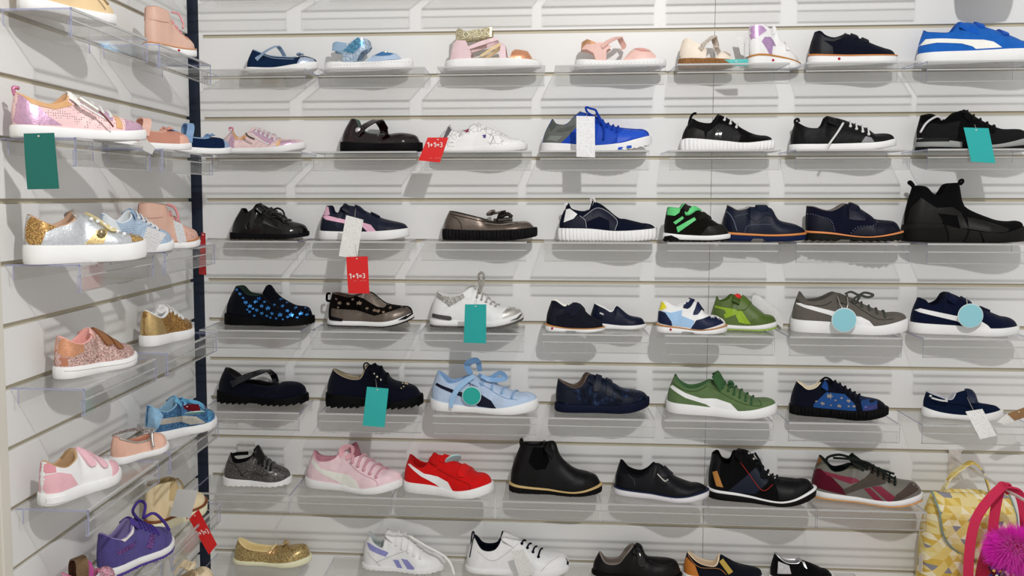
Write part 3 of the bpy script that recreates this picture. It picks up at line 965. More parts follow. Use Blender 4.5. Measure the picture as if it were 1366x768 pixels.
{'n':'mesh_trainer','l':'black mesh trainer with grey midsole at the right end, second row','c':'shoe','k':3,'X':1.6859,'y':-0.052,'a':8.9,'L':233.3,'W':1,'f':[(0,28.1),(62.8,20.4),(143.7,9),(216.2,23.8),(231,28.4)],'t':[(6.7,78.9),(25.7,79.9),(48.4,67.2),(64,70.3),(79.2,83.7),(94.7,87.4)],'v':[(100.4,89.3),(121.4,74.6),(143.9,60.5),(172.4,47.4),(212.6,45.1),(231.2,29.2)],'u':'mesh:1c1b1d','i':'textile:141315','s':[('outsole','rubber:1a191a',0,0.3,1,'saw'),('midsole','rubber:8a8b8a',0.3,1,1.5,'')],'spring':4,'p':[('patch','heel_plate','rubber:2c2b2d',[(-5.3,19.8),(-4.7,29.4),(59.1,27.2),(61.9,19.7)],2.5),('patch','collar','textile:0e0d0f',[(0.9,64.3),(3.5,77.9),(22.5,78.9),(45,66.2),(75.6,82.6),(92.5,87),(85.6,66.2),(48.4,58.3)],1.2,1),('patch','eyestay','textile:121113',[(80.1,49.3),(92.5,86.3),(160.5,47.3),(148.8,34.7),(117.5,45.3),(99.9,21.9),(78.1,22.2)],1),('patch','midsole_block','rubber:161517',[(88.2,4.4),(88.2,19.3),(103.2,17.8),(106.9,2.8)],2.5),('tongue','tongue','textile:121113',(115,78.1),(95.6,91.5),26),('laces','lace','textile:2a292c',(100.1,81.9),(154,52.2),5),('cord','heel_loop','satin:b8b6ba',[(-0.4,39.1),(12.1,60.2),(31.2,73.7),(41.4,72),(45.4,67)],2.4,-40,-28),('cord','lace_loop','textile:1b1a1c',[(63,70.7),(68.6,79),(83.7,83.7),(94.3,81.7)],2.2,-20,-24)]},
{'n':'patent_trainer','l':'glossy black patent lace-up trainer, leftmost of the third row','c':'shoe','k':5,'X':0.0819,'y':-0.052,'a':-0.8,'L':191.9,'W':1,'f':[(0,15.6),(87.9,12.2),(171.2,12.6),(191.9,19.7)],'t':[(26.1,73),(35.5,71.9),(41.7,62.3),(60.1,71.2),(73.5,84.9)],'v':[(74,88.1),(97.3,75.5),(131.1,55),(140.5,46.5),(180,35.7),(191.2,21.6)],'u':'patent:0d0c0d','i':'textile:0a0a0a','s':[('sole','rubber:131213',0,1,2,'notch')],'spring':8,'p':[('line','seam','patent:3a383a',[(26.5,48.2),(36.5,42.7),(47.5,24.3),(49.2,16.9)],0.5),('patch','side_overlay','patent:121112',[(48,13.8),(57.9,42.6),(101.5,68.5),(108.7,50.1),(89.3,13.2)],0.8),('patch','toe_overlay','patent:151415',[(138.1,13.3),(149.6,35.4),(187,36.6),(198,22.7),(171.7,13.4)],0.8,1),('tongue','tongue','patent:0c0b0c',(89.7,75.5),(74,88.1),23),('laces','lace','satin:121113',(97,72),(139.9,50.6),5),('cord','lace_loop','satin:161517',[(105.8,68.3),(121.4,74.6),(134.8,68.4),(138.8,55.5),(126.2,61),(109.8,64.7)],2.6,-18,-26)]},
{'n':'velcro_sneaker','l':'navy velcro sneaker with pink stripe and pink heel tab, white sole','c':'shoe','k':5,'X':0.3019,'y':-0.052,'a':0.5,'L':218.7,'W':1,'f':[(0,20.1),(94.4,18.4),(170,21.9),(218.1,27)],'t':[(17.8,79.3),(30.9,78.2),(36.3,63.5),(51.3,62.8),(60.8,80)],'v':[(61.3,85),(89.4,79.1),(126.7,62.2),(160.3,49.4),(205,38.8),(216.1,27.7)],'u':'leather:232a40','i':'textile:222840','s':[('sole','rubber:efe9ea',0,1,1.5,'')],'spring':7.9,'p':[('patch','heel_tab','leather:e3a5bb',[(12.6,57.4),(17.3,78.3),(25.5,80.9),(30.5,59.7)],1.1),('patch','side_stripe','leather:e3a5bb',[(8.8,55.2),(22.7,58.2),(69,47.3),(109.8,41.9),(131.9,35.8),(146.6,19.4),(124.4,19),(111.5,31),(80.1,36.4),(20.7,47.9)]),('patch','heel_pad','leather:1d2336',[(8.4,22.3),(10.2,45.4),(35.5,41.8),(57.6,22.4)],0.6),('patch','eyestay','leather:262d44',[(69.1,56.4),(76.8,80.2),(165.2,49.3),(163.2,22),(154,22),(146.7,42),(106.2,54.7)],0.8),('strap','velcro_strap','leather:2a3148',(111.1,69.2),(93.1,78),13),('strap','velcro_strap','leather:2a3148',(146.1,55.4),(132.3,62.2),13),('patch','toe_overlay','leather:202639',[(165.1,22),(172.6,46.8),(209.3,39.6),(221,28.7)],0.7,1),('tongue','tongue','leather:1c2233',(81.9,78),(61.6,86.5),22)]},
{'n':'tassel_loafer','l':'pewter metallic tassel loafer on ribbed black creeper sole','c':'shoe','k':5,'X':0.6027,'y':-0.052,'a':2.2,'L':222.3,'W':1,'f':[(0,25.3),(94.3,23),(167.2,25.5),(221.3,30.2)],'t':[(14.3,67.4),(25.4,66),(56.5,58.8),(93.1,50.1),(111.3,46.6)],'v':[(110,46.9),(164.8,44.1),(201.2,44.2),(217.6,30.5)],'u':'metal:6b6058','i':'leather:3c342e','s':[('sole','rubber:1b191b',0,1,2.5,'rib')],'spring':9,'p':[('line','seam','leather:2a2522',[(18.5,61.6),(58.5,53.4),(105.6,43.8),(181.2,41.5)],0.9),('line','seam','leather:2c2724',[(23.9,56.2),(38.5,49),(45.8,38.2),(47.6,26.6)],0.8),('line','seam','leather:a39a90',[(102,41.2),(138.1,36.7),(181.2,42.9),(209.8,41.6)],0.6),('tongue','fringe','leather:4a423c',(179.4,44.2),(120.9,50.2),24),('knot','bow','metal:7d726a',(115.4,61.1),24),('cord','tassel','metal:2c2826',[(131.6,45.3),(138.9,63.4),(151.7,67.1)],4,-20,-24),('cord','tassel','metal:3a3532',[(137.3,54.4),(155.5,61.7),(166.4,54.6)],5,-24,-28),('cord','tassel','metal:55504c',[(133.6,47.1),(151.9,49.1),(166.6,50)],5,-22,-30)]},
{'n':'sock_runner','l':'navy and white slip-on runner with chunky white ribbed sole','c':'shoe','k':5,'X':0.8777,'y':-0.052,'a':3.9,'L':226.4,'W':1,'f':[(0,27.9),(71.1,27.3),(134.5,22.5),(212,27.6),(225.2,30.7)],'t':[(20.4,86.1),(29.4,72.4),(56.3,66.4),(74,71.4),(79.2,85)],'v':[(80.9,91.4),(102.4,82.4),(138.4,53.7),(156.2,50.2),(205.8,37.8),(223.6,29.6)],'u':'textile:161d36','i':'textile:12182c','s':[('sole','rubber:f2f0ee',0,1,3,'rib')],'spring':4.2,'p':[('patch','heel_tab','leather:eeeeee',[(12.3,42.1),(17.4,72.6),(26.2,74.4),(44.1,61.9),(35.4,51.2)],1),('patch','heel_counter','leather:1c2238',[(10.6,29.9),(14.1,43.9),(42.4,58.3),(56.6,54.8),(65.8,28.7)],0.8),('patch','saddle','leather:20263c',[(56.6,56.6),(93.4,78),(105.8,76.3),(136,51.5),(132.8,24.1),(118.8,25.4),(118.5,46.1),(95.5,56.7),(65.6,44.1)],1),('line','seam','leather:a8aab2',[(49.5,58.4),(62,47.8),(65.8,29.9)],0.6),('line','seam','leather:a8aab2',[(58.4,55.9),(93.4,76.3),(134.1,49.8),(131,24.9)],0.6),('patch','elastic','textile:222226',[(98.7,81.6),(103.9,85.1),(139.4,55),(134.2,51.5)],1.2),('patch','toe_overlay','leather:171c2c',[(194,27.9),(204.2,36.5),(221.7,30.5)],0.8,1),('cord','pull_tab','leather:d8d6d4',[(15.7,68.6),(12.7,81.2),(19.2,85.6),(22.8,79.4)],2.4,0,0),('cord','pull_tab','leather:c8c6c6',[(76.7,81.3),(74.4,96.4),(80.8,98.6),(85.2,88.5)],2.4,0,0)]},
{'n':'velcro_high_top','l':'small black and green velcro high-top trainer on the third row','c':'shoe','k':5,'X':1.1181,'y':-0.088,'a':2,'L':148.5,'W':1.1,'f':[(0,18.7),(43.2,14.6),(93.5,13.1),(147.1,17.5)],'t':[(6.4,74.4),(9.8,77.2),(25.4,75.8),(35.7,75.1),(42.4,83.2)],'v':[(47.8,84.9),(75.7,73.6),(107.2,50.8),(128.1,36.8),(144.9,24.5)],'u':'suede:16140f','i':'textile:57b070','s':[('outsole','rubber:151413',0,0.25,1.2,'notch'),('midsole','rubber:eceae4',0.25,1,2,'')],'spring':4,'p':[('patch','collar_pad','leather:54b56c',[(6.2,60.6),(7.3,77.3),(34.7,76),(32.5,65.9),(22.4,58.9)],2.4,1),('patch','side_stripe','leather:54b56c',[(19.2,43.9),(39.5,57.9),(43,53),(24.5,39)],1.2),('patch','side_stripe','leather:54b56c',[(26.3,32.7),(66.8,55.5),(70.3,49.6),(30,20.5)],1.2),('patch','midsole_wave','rubber:1a1917',[(-1.6,1.8),(1,11.6),(14.7,14.5),(28.5,8.3),(37.2,1.3)],2.8),('patch','toe_overlay','leather:24211c',[(79.6,14.8),(96.2,34.7),(123.2,37.6),(139.8,25.5),(140.6,18.5)],0.7,1),('strap','velcro_strap','leather:55b870',(50.2,60.6),(77.3,76.1),15),('strap','velcro_strap','suede:24211c',(77.7,49.5),(100.1,56.8),14),('tongue','tongue','leather:2a2420',(58.3,79.6),(46,86.6),18)]},
{'n':'monk_velcro_shoe','l':'navy leather velcro shoe with tan welt and blue sole','c':'shoe','k':5,'X':1.2578,'y':-0.046,'a':6.2,'L':187.2,'W':1,'f':[(0,20.6),(67.8,16.5),(117.4,15.4),(191.3,20)],'t':[(10.6,82.4),(19.3,78.1),(33.2,71.1),(50.2,73.6),(60.4,78.2)],'v':[(63.9,78.8),(106.7,77.1),(120.9,56.8),(131.3,46.9),(165.4,38.2),(185.4,25.2)],'u':'leather:161f38','i':'leather:8d8a84','s':[('sole','rubber:1d2c58',0,0.72,1.2,'heel'),('welt','leather:c07a42',0.72,1,2.2,'')],'spring':4,'p':[('patch','heel_counter','leather:131b32',[(-3.6,22.2),(-0.4,61.2),(7.9,69.1),(23.7,50.7),(33,19.6)],0.7),('line','seam','leather:7a88a2',[(-0.9,67.7),(11,66.7),(23.4,49),(32.5,22.6)],0.5),('line','seam','leather:5a6880',[(49.6,19.2),(52.7,31.6),(66.1,37.6),(109.8,38.9)],0.5),('line','seam','leather:5a6880',[(24.9,56.1),(58.6,65),(65.1,75.6)],0.5),('patch','velcro_strap','leather:1a233e',[(52.4,59.7),(67.2,77.3),(100.9,79.1),(117.3,57.4),(111.5,57.4),(96.3,61.6),(73.1,44.9)],2.4),('strap','strap_top','leather:1a233e',(93.3,66.8),(86.2,78.8),24)]},
{'n':'brogue_velcro_shoe','l':'dark navy brogue velcro shoe with orange welt and black lug sole','c':'shoe','k':5,'X':1.4465,'y':-0.052,'a':7.3,'L':210,'W':1,'f':[(-3.9,23.5),(49,20.7),(129.1,11.7),(209.6,24.5)],'t':[(0.6,79.9),(15.6,78.2),(35.8,71.2),(55.7,70.3),(78.4,82.6)],'v':[(86.3,85.9),(104.6,82.5),(138.2,61.5),(151.7,51),(191,45.7),(204.1,25.8)],'u':'suede:141830','i':'leather:6a625c','s':[('sole','rubber:22221f',0,0.8,1,'lug'),('welt','leather:c87f4c',0.8,1,2.2,'')],'spring':4,'p':[('patch','heel_counter','leather:11142a',[(-6.9,25.3),(-3.3,59.8),(27.3,58.2),(50.7,47.8),(60.5,21.6)],0.8,1),('patch','wing_tip','leather:10132a',[(92.8,15.6),(110.2,32.5),(145.7,37.9),(151.7,50.1),(184,46.5),(196.6,27.2),(146.6,13.7)],0.8,1),('patch','velcro_strap','leather:1b2038',[(90.6,51.5),(92.1,84.5),(101.9,84.5),(125.2,67.3),(124.3,48.2),(99.8,49.8)],2.4),('strap','strap_top','leather:1b2038',(106.4,70.6),(102.9,82.5),20),('stitches','broguing','leather:8088a0',[(-2.6,62.7),(13.3,61.7),(33.3,55.8),(51.7,47.9),(60,25.3)],16,0.9),('stitches','broguing','leather:8088a0',[(95.1,20.3),(109.3,34.3),(141.6,38),(154.1,50.2)],12,0.9)]},
{'n':'sock_boot_sneaker','l':'large black sock-style sneaker with chunky sculpted sole at the right','c':'shoe','k':5,'X':1.6651,'y':-0.052,'a':8.7,'L':250,'W':1,'f':[(0,36.4),(32.4,40.7),(79.7,38.6),(110.9,30.3),(186.9,21),(242.3,35.7)],'t':[(15.6,126.3),(38.8,123.1),(55.4,107.5),(71.4,105.8),(86.3,128.2),(108.2,131.6)],'v':[(114.1,131.8),(122.1,90.9),(133.9,75.3),(166,59.8),(197.8,48.9),(238.4,45.7),(248.2,33.4)],'u':'textile:121113','i':'textile:1a181a','s':[('sole','rubber:252422',0,1,4,'')],'spring':4,'o':34,'p':[('patch','heel_counter','leather:1c1b1a',[(4.3,39.5),(11.8,77),(30.1,99.6),(56.3,80.6),(75.1,46.2),(73.8,39.2)],0.8),('patch','side_band','leather:1f1e1d',[(27.7,78.8),(43.3,87.5),(62.7,77.2),(94.2,79),(113.5,67),(127.5,31),(111.9,30.9),(104.4,60.1),(63.2,65.1),(37.4,75.4)],1.2),('patch','side_panel','leather:1c1b1a',[(127.5,31),(126.4,56.8),(157.9,50.1),(208.1,31.7),(205.3,24.8),(174.6,22.2)],0.8),('line','sole_groove','rubber:0c0b0b',[(79.1,38.7),(85.6,18.8),(86.9,2.2)],1.6),('line','sole_groove','rubber:0c0b0b',[(126.6,27.7),(122.6,12.2),(116.7,2.5)],1.6),('line','sole_groove','rubber:0c0b0b',[(148.6,23.4),(155.7,3)],1.6),('patch','heel_block','rubber:1d1c1b',[(-3.6,19.5),(4,30.1),(77.2,32.4),(81.6,3),(-1.4,2.1)],3.2),('cord','pull_tab','textile:151416',[(22.1,111.8),(16.7,125.8),(8.3,133.5),(12.4,136.3),(19.8,127.5)],3,0,0),('cord','pull_tab','textile:151416',[(112.6,129),(114.8,137.6),(120,140),(121.2,135.2),(115.8,129)],3,0,0)]},
{'n':'star_slip_on','l':'dark navy slip-on shoe covered in bright blue stars, fourth row','c':'shoe','k':7,'X':0.0648,'y':-0.052,'a':-0.8,'L':219.4,'W':1,'f':[(0,27),(102.1,14.2),(172.6,16.1),(218.9,23)],'t':[(25.9,93),(43,92),(58,77.1),(76.9,72.7),(92.2,74.3)],'v':[(91.8,86.2),(100.3,93.1),(111.1,98.8),(117.9,94),(131.7,74),(171.4,49.7),(205.6,44),(216,24.4)],'u':'textile:111624','i':'suede:2f4038','s':[('sole','rubber:0c0b0d',0,1,2.5,'saw')],'spring':4,'p':[('patch','heel_counter','suede:0c0f1a',[(12.6,31.3),(18.3,70.8),(30.2,94.4),(43.1,74.7),(55.5,33.5),(57.2,24.2)],0.7),('patch','instep_panel','textile:0d1019',[(99.3,84.4),(119.2,102.1),(141.4,75.4),(135.6,66),(114.8,65.8)],2,1),('line','zip','patent:0a0a0a',[(97.2,75.5),(115.7,57),(141.9,44.1)],1.6),('stars','star','metal:3f86cc',[(35.1,87,3.5),(43.6,77,3.8),(51.7,67.7,3),(58.3,56.5,4.6),(68.4,48.4,4.6),(68.1,34.1,3),(81.8,58.6,4),(88.7,66.1,4),(85.2,38,4),(97.5,48.6,4.2),(98.3,30.7,4),(113.6,43.9,5),(111.4,25.1,3.2),(124.7,30.9,3.8),(128.8,51.5,3),(142.2,64.6,3),(145.4,29.2,5),(149.5,49,3.2),(157.1,57.3,2.6),(162.5,38.7,3.4),(164.2,23.7,3),(172.5,29,5),(179.5,44.4,3.2),(194.3,31.5,4.2),(186.7,22.1,2.6),(202,44.6,3),(207.4,27.8,3.2),(213.2,39.1,2.6),(104.4,58.7,3),(75.8,41.7,2.6),(79.3,24.9,2.6),(120.8,21.5,2.6),(135.8,19.7,2.8),(62.5,39.7,2.4),(152.8,18,2.2)])]},
{'n':'metallic_star_sneaker','l':'pewter metallic slip-on sneaker with star-print collar and black heel loop','c':'shoe','k':7,'X':0.3202,'y':-0.052,'a':0.6,'L':211.2,'W':1,'f':[(0,15.2),(73.9,13.5),(150.5,14.9),(210.3,34.3)],'t':[(11.3,79.4),(30.9,76.6),(57.2,71.3),(83.6,79)],'v':[(88.1,82.2),(110.7,82.1),(144.5,56.6),(193.2,47.7),(208.9,34.1)],'u':'textile:16110f','i':'leather:5c463e','s':[('outsole','rubber:141314',0,0.22,1.2,'saw'),('midsole','rubber:f0eeea',0.22,1,1.8,'')],'spring':19.3,'p':[('patch','mudguard','metal:6e645c',[(10.1,18.7),(13,43.7),(74.8,40.7),(119.5,28.2),(149.3,36),(198.3,51.3),(213.1,37.8),(149.2,13.7),(74.6,13.9)],0.9,1),('patch','instep_elastic','metal:7e746c',[(77,74.1),(108.8,87.3),(153.2,58.2),(142,47.7),(127.1,49.8),(93.7,66.8)],1.6,1),('patch','heel_plate','rubber:171617',[(7.8,15.7),(9.4,25.1),(40.9,19.9),(41.6,14.3)],2.6),('patch','toe_bumper','rubber:171617',[(178.9,19.7),(195.7,29.1),(214.6,39.7),(215.3,33.8),(195.6,21)],2.6),('stars','star','metal:8a7868',[(34.7,57.4,4.5),(55.2,55.8,3.6),(81.4,57.9,5),(101.7,45.2,3.6),(120.3,41.7,3.8),(129.6,39.9,4.2),(66.5,67,2.8),(157.5,47.6,3),(25.4,66.6,2.6),(183.4,50.9,2.4),(142.6,37.9,3),(30.8,47,2.4)]),('cord','heel_loop','textile:121112',[(6.5,77.7),(-1.1,76.5),(-1.6,60.7),(6.3,60)],3,0,0)]},
{'n':'silver_runner','l':'white and silver lace-up runner with thick grey laces, fourth row','c':'shoe','k':7,'X':0.5716,'y':-0.052,'a':2.1,'L':223.9,'W':1,'f':[(0,18.2),(82.3,17.3),(145.4,17.8),(221.6,36.6)],'t':[(16.2,85.8),(36.6,76.1),(66.2,76.4),(88.3,87.8),(104.9,99.7)],'v':[(107,99),(134.8,74.5),(158.8,55.6),(179.1,52.1),(208.4,51.4),(222.4,38)],'u':'perf2:e0deda','i':'textile:d8d6d2','s':[('outsole','rubber:55524f',0,0.3,1,'saw'),('midsole','rubber:f1efeb',0.3,1,1.6,'')],'spring':19.3,'p':[('patch','collar_band','glitter:a9a7a2',[(15.6,72.5),(18.2,87.2),(38.4,77.6),(82.5,82.5),(86.1,73.4),(49.4,50.9),(38.4,59.9)],1,1),('patch','side_panel','leather:eeece8',[(49.4,38),(82.5,67.9),(108.1,71.1),(133.7,61.2),(159.2,43.3),(177.5,21.6),(137.4,17.3),(82.5,20.1),(49.4,27)],0.8),('patch','eyestay','leather:ecebe7',[(82.5,82.5),(108,101.8),(166.4,58),(159.2,41.4),(133.7,61.2),(108.1,71.1),(88,69.8)],1.2),('patch','toe_cap','metal:b9b6b0',[(177.5,22.3),(177.4,39.9),(191.9,54),(210,54.9),(223.4,41.6)],1,1),('patch','heel_plate','rubber:4c4a48',[(5.1,24.5),(7,33.7),(53.1,28.9),(56,21.6),(49.4,18.9)],2.4),('patch','toe_bumper','rubber:5a5754',[(195.6,21.9),(210.1,27.6),(223.1,41.3),(225.3,36.9),(213.8,24)],2.6),('laces','lace','satin:8e8a84',(114.4,80),(158.4,58.6),5),('cord','lace_loop','satin:8e8a84',[(119,82.7),(120.9,103.1),(118,125.2),(124.7,132.7),(130.3,125.5),(127.9,103.5),(121.4,85.2)],3.2,-10,-16),('cord','lace_loop','satin:a5a29c',[(86.5,86.6),(92.1,97.9),(106.9,105.5),(116.2,100.2)],2.6,-16,-20)]},
{'n':'velcro_toddler_shoe','l':'small navy velcro toddler shoe with white sole and red dot, fourth row','c':'shoe','k':7,'X':0.8483,'y':-0.1,'a':2,'L':135.9,'W':1.15,'f':[(0,16.4),(47.1,9),(82.3,9),(134,11.5)],'t':[(12.9,70.6),(23.5,71.4),(41.3,59.8),(50.2,61)],'v':[(59.1,62.5),(78.6,60.6),(100.1,39.3),(125.1,25.3),(133,12.5)],'u':'mesh:15192a','i':'leather:dcd6cc','s':[('sole','rubber:f0ebe0',0,0.82,1,'heel'),('welt','leather:b98045',0.82,1,2,'')],'spring':4,'p':[('patch','heel_counter','leather:151a2c',[(1.9,20.9),(6.3,46),(13.1,72.1),(25.6,51.6),(43.2,53.6),(50.3,46.6),(24,35.5),(24.2,15.9)],0.8,1),('strap','velcro_strap','suede:222738',(46.8,42.5),(66.2,59.4),14),('strap','velcro_strap','suede:222738',(59.2,35.6),(82.3,49.9),14),('stud','red_dot','rubber:b02030',(15.5,8.1),3)]},
{'n':'toddler_loafer','l':'small shiny navy moccasin leaning behind the velcro toddler shoe','c':'shoe','k':7,'X':0.9552,'y':-0.045,'a':3,'L':130.6,'W':1,'f':[(0,15.6),(58.1,9),(93.6,9),(129.4,11.4)],'t':[(8.9,58.9),(32.4,48.3),(46.9,40.1),(54,43.9)],'v':[(62.3,53.8),(90.7,32.6),(119.6,25.7),(129.1,11.9)],'u':'leather:141d3a','i':'leather:e4e1da','s':[('sole','rubber:e9e4da',0,1,1.2,'')],'spring':4,'p':[('patch','vamp_strap','leather:18213f',[(51.7,50.3),(62.2,58.4),(92.7,37.1),(89.4,26.2),(64.4,29.4)],1.6,1),('stitches','stitch','leather:3a4468',[(63.6,29.2),(78.5,24.7),(99.8,25.1),(113.9,29)],12,0.9),('cord','lace_bar','textile:e0ddd6',[(21.4,39.8),(30.4,36.3)],2,-32,-32)]},
{'n':'colour_block_toddler_shoe','l':'navy, white and light blue velcro toddler shoe with yellow heel tab','c':'shoe','k':7,'X':1.1043,'y':-0.1,'a':2,'L':158.3,'W':1.15,'f':[(0,18.8),(42.6,14.9),(93.2,9.7),(156.1,19.4)],'t':[(7.7,71.1),(21.6,68.8),(42.6,58),(56.2,63.9)],'v':[(75.3,75.5),(92.7,67.9),(110.5,45),(138.3,38.3),(155.9,20.7)],'u':'leather:e9e6e0','i':'leather:ece9e4','s':[('sole','rubber:efeade',0,0.82,1.2,'heel'),('welt','leather:a8784a',0.82,1,2,'')],'spring':4,'p':[('patch','heel_counter','leather:1e2a52',[(2.1,22.3),(3.2,51.3),(17.1,47.3),(31.2,27),(33.1,17.2)],1,1),('patch','heel_tab','leather:e8c92a',[(3.2,52.1),(6.3,72.6),(13.2,70.9),(20.3,59.3),(8.4,52.1)],1.4,1),('patch','side_panel','leather:8fb0d0',[(10.1,50.7),(30.8,47.5),(54.7,53.8),(48.1,43.2),(82.6,29.6),(76.1,13.6),(34.2,18.2),(20.7,41)],0.8),('patch','toe_cap','leather:1c2850',[(74.4,11.8),(86,31.4),(116.5,40.6),(133.4,41.9),(150.1,25.3),(96.7,10.4)],0.9,1),('strap','velcro_strap','leather:1f2c56',(62,57),(78.8,73.8),14),('strap','velcro_strap','leather:1f2c56',(84.6,43.2),(99.9,58),14),('stud','red_dot','rubber:b02030',(29.4,9.2),3)]},
{'n':'olive_sneaker','l':'olive green toddler sneaker with lime stripes and red button','c':'shoe','k':7,'X':1.2389,'y':-0.04,'a':3,'L':150,'W':1.1,'f':[(0,15.4),(76.2,10.7),(147.6,20)],'t':[(11.3,77.4),(18.6,66.6),(34.2,70.5),(42.8,78.6)],'v':[(50.4,81.7),(71.6,78.4),(96.7,56.9),(125.2,36.3),(142.7,32.2),(149,19.6)],'u':'leather:566a34','i':'suede:4a5f28','s':[('outsole','rubber:84a040',0,0.28,1.4,'saw'),('midsole','rubber:e9e7e0',0.28,1,1.6,'')],'spring':5,'p':[('patch','side_stripe','leather:7f9c22',[(2.8,57.8),(18.6,54.5),(43,51.3),(67.5,46.3),(87.3,16),(71.7,16.8),(53.8,37),(29.7,28.3),(26,36.5),(39.7,45.8),(4.7,52.5)],1),('patch','side_stripe','leather:86a526',[(53.9,35.2),(62.4,39),(75.1,16.8),(61.2,19.1)],1.4),('patch','toe_overlay','leather:4a6122',[(78.7,12.2),(88.7,26.8),(112.6,36.2),(136.7,35.9),(142.9,24.2)],0.8,1),('strap','velcro_strap','leather:526a26',(64.7,45.7),(82.4,66.5),22),('stud','button','rubber:d02a2a',(59.1,76.8),9),('tongue','tongue','leather:425820',(68.2,75.4),(48.7,82.4),20)]},
{'n':'low_suede_sneaker','l':'grey suede low sneaker with white stripe, fourth row','c':'shoe','k':7,'X':1.4213,'y':-0.052,'a':7.1,'L':251.9,'W':1,'f':[(-0,27.9),(78.8,26),(167.9,19.9),(248.7,35.8)],'t':[(14.1,91),(28.1,73.4),(46.7,72.1),(66.6,77.1),(89.5,89.7)],'v':[(99.1,89.4),(110.9,87.1),(132.9,78.7),(166.6,61.7),(210,46.7),(242.8,44),(249.7,35)],'u':'suede:5f5a54','i':'suede:4e4a45','s':[('sole','rubber:efeced',0,1,1.5,'')],'spring':9.3,'p':[('patch','side_stripe','leather:efeeec',[(4.4,65.5),(17.8,66.9),(78.3,53.1),(118.3,43.5),(144.6,40.6),(161.3,32.3),(173.2,18.5),(112.4,22.1),(95.5,34),(78.6,42.4),(24.8,57.1)]),('line','seam','suede:3a3632',[(104.7,82.4),(129.8,68.9),(176.5,38.4),(215.4,37.7)],0.6),('line','seam','suede:3a3632',[(5.2,74.9),(27.3,64),(64,63.8),(83.5,73.1)],0.6),('tongue','tongue','suede:504b46',(136.2,77.7),(99.1,90.5),25),('laces','lace','textile:4d5048',(117.2,83),(195.6,47.7),6),('cord','lace_bow','textile:4a4d46',[(114.3,88.7),(127.1,94.5),(143.5,87.9),(156.2,93.7),(174,88.9),(162.4,83.6),(145.4,88.7)],2.8,-8,-18),('cord','lace_bow','textile:4a4d46',[(146.3,88.3),(134.6,81.1),(129.5,74.2),(137.3,72.8),(144.7,87.3)],2.8,-14,-22)]},
{'n':'low_suede_sneaker','l':'navy suede velcro sneaker with white stripe, fourth row right end','c':'shoe','k':7,'X':1.6885,'y':-0.052,'a':8.8,'L':226.8,'W':1,'f':[(0,23.7),(83.1,20.8),(159,17.6),(224.4,21.8)],'t':[(13.4,79.1),(26.4,75.9),(39.8,64.5),(58.8,72.1),(67.7,88.2)],'v':[(78,93.2),(97.5,86.6),(136.7,64.6),(175.4,48.1),(213.8,31.7),(223,21.4)],'u':'suede:111a3a','i':'suede:0a1026','s':[('sole','rubber:efecee',0,1,1.5,'')],'spring':4,'p':[('patch','side_stripe','leather:efeeee',[(7.4,52.2),(17.5,57.4),(91.4,42.9),(139.1,33.9),(152,25.6),(160.2,16.1),(114.5,20.2),(91.9,31.4),(14.6,48.8)]),('strap','velcro_strap','suede:1a2650',(118.1,72.9),(115.2,82.4),18),('strap','velcro_strap','suede:1a2650',(158.1,54.8),(155.9,60.5),16),('tongue','tongue','suede:141e44',(97.5,85.5),(76.3,94.6),25),('line','seam','suede:26345e',[(3.6,58.5),(4,25)],0.6)]},
{'n':'lug_mary_jane','l':'dark navy suede mary jane with black sawtooth lug sole','c':'shoe','k':9,'X':0.041,'y':-0.051,'a':0.6,'L':227,'W':1,'f':[(0,30.9),(75.9,19.6),(175.4,18.6),(226.4,25.8)],'t':[(18.9,85.6),(38.1,73.3),(64.8,54.7),(95.7,50.6),(126.5,45.9),(149.7,47.1)],'v':[(156.7,48.6),(166.4,54.1),(199.3,53.2),(218.4,43.2),(224.3,26.8)],'u':'suede:0d1022','i':'leather:0c0b0d','s':[('sole','rubber:0d0c0e',0,1,2,'lug')],'spring':4,'o':25,'p':[('bridge','strap','patent:0e1120',(56.6,57.6),(118.5,81.7),22),('line','seam','suede:232640',[(120,20.6),(131.7,32.2),(162.5,46),(185.5,54)],0.6),('line','seam','suede:20243c',[(101.3,48.7),(131.9,43.5),(162.5,47.2)],0.8)]},
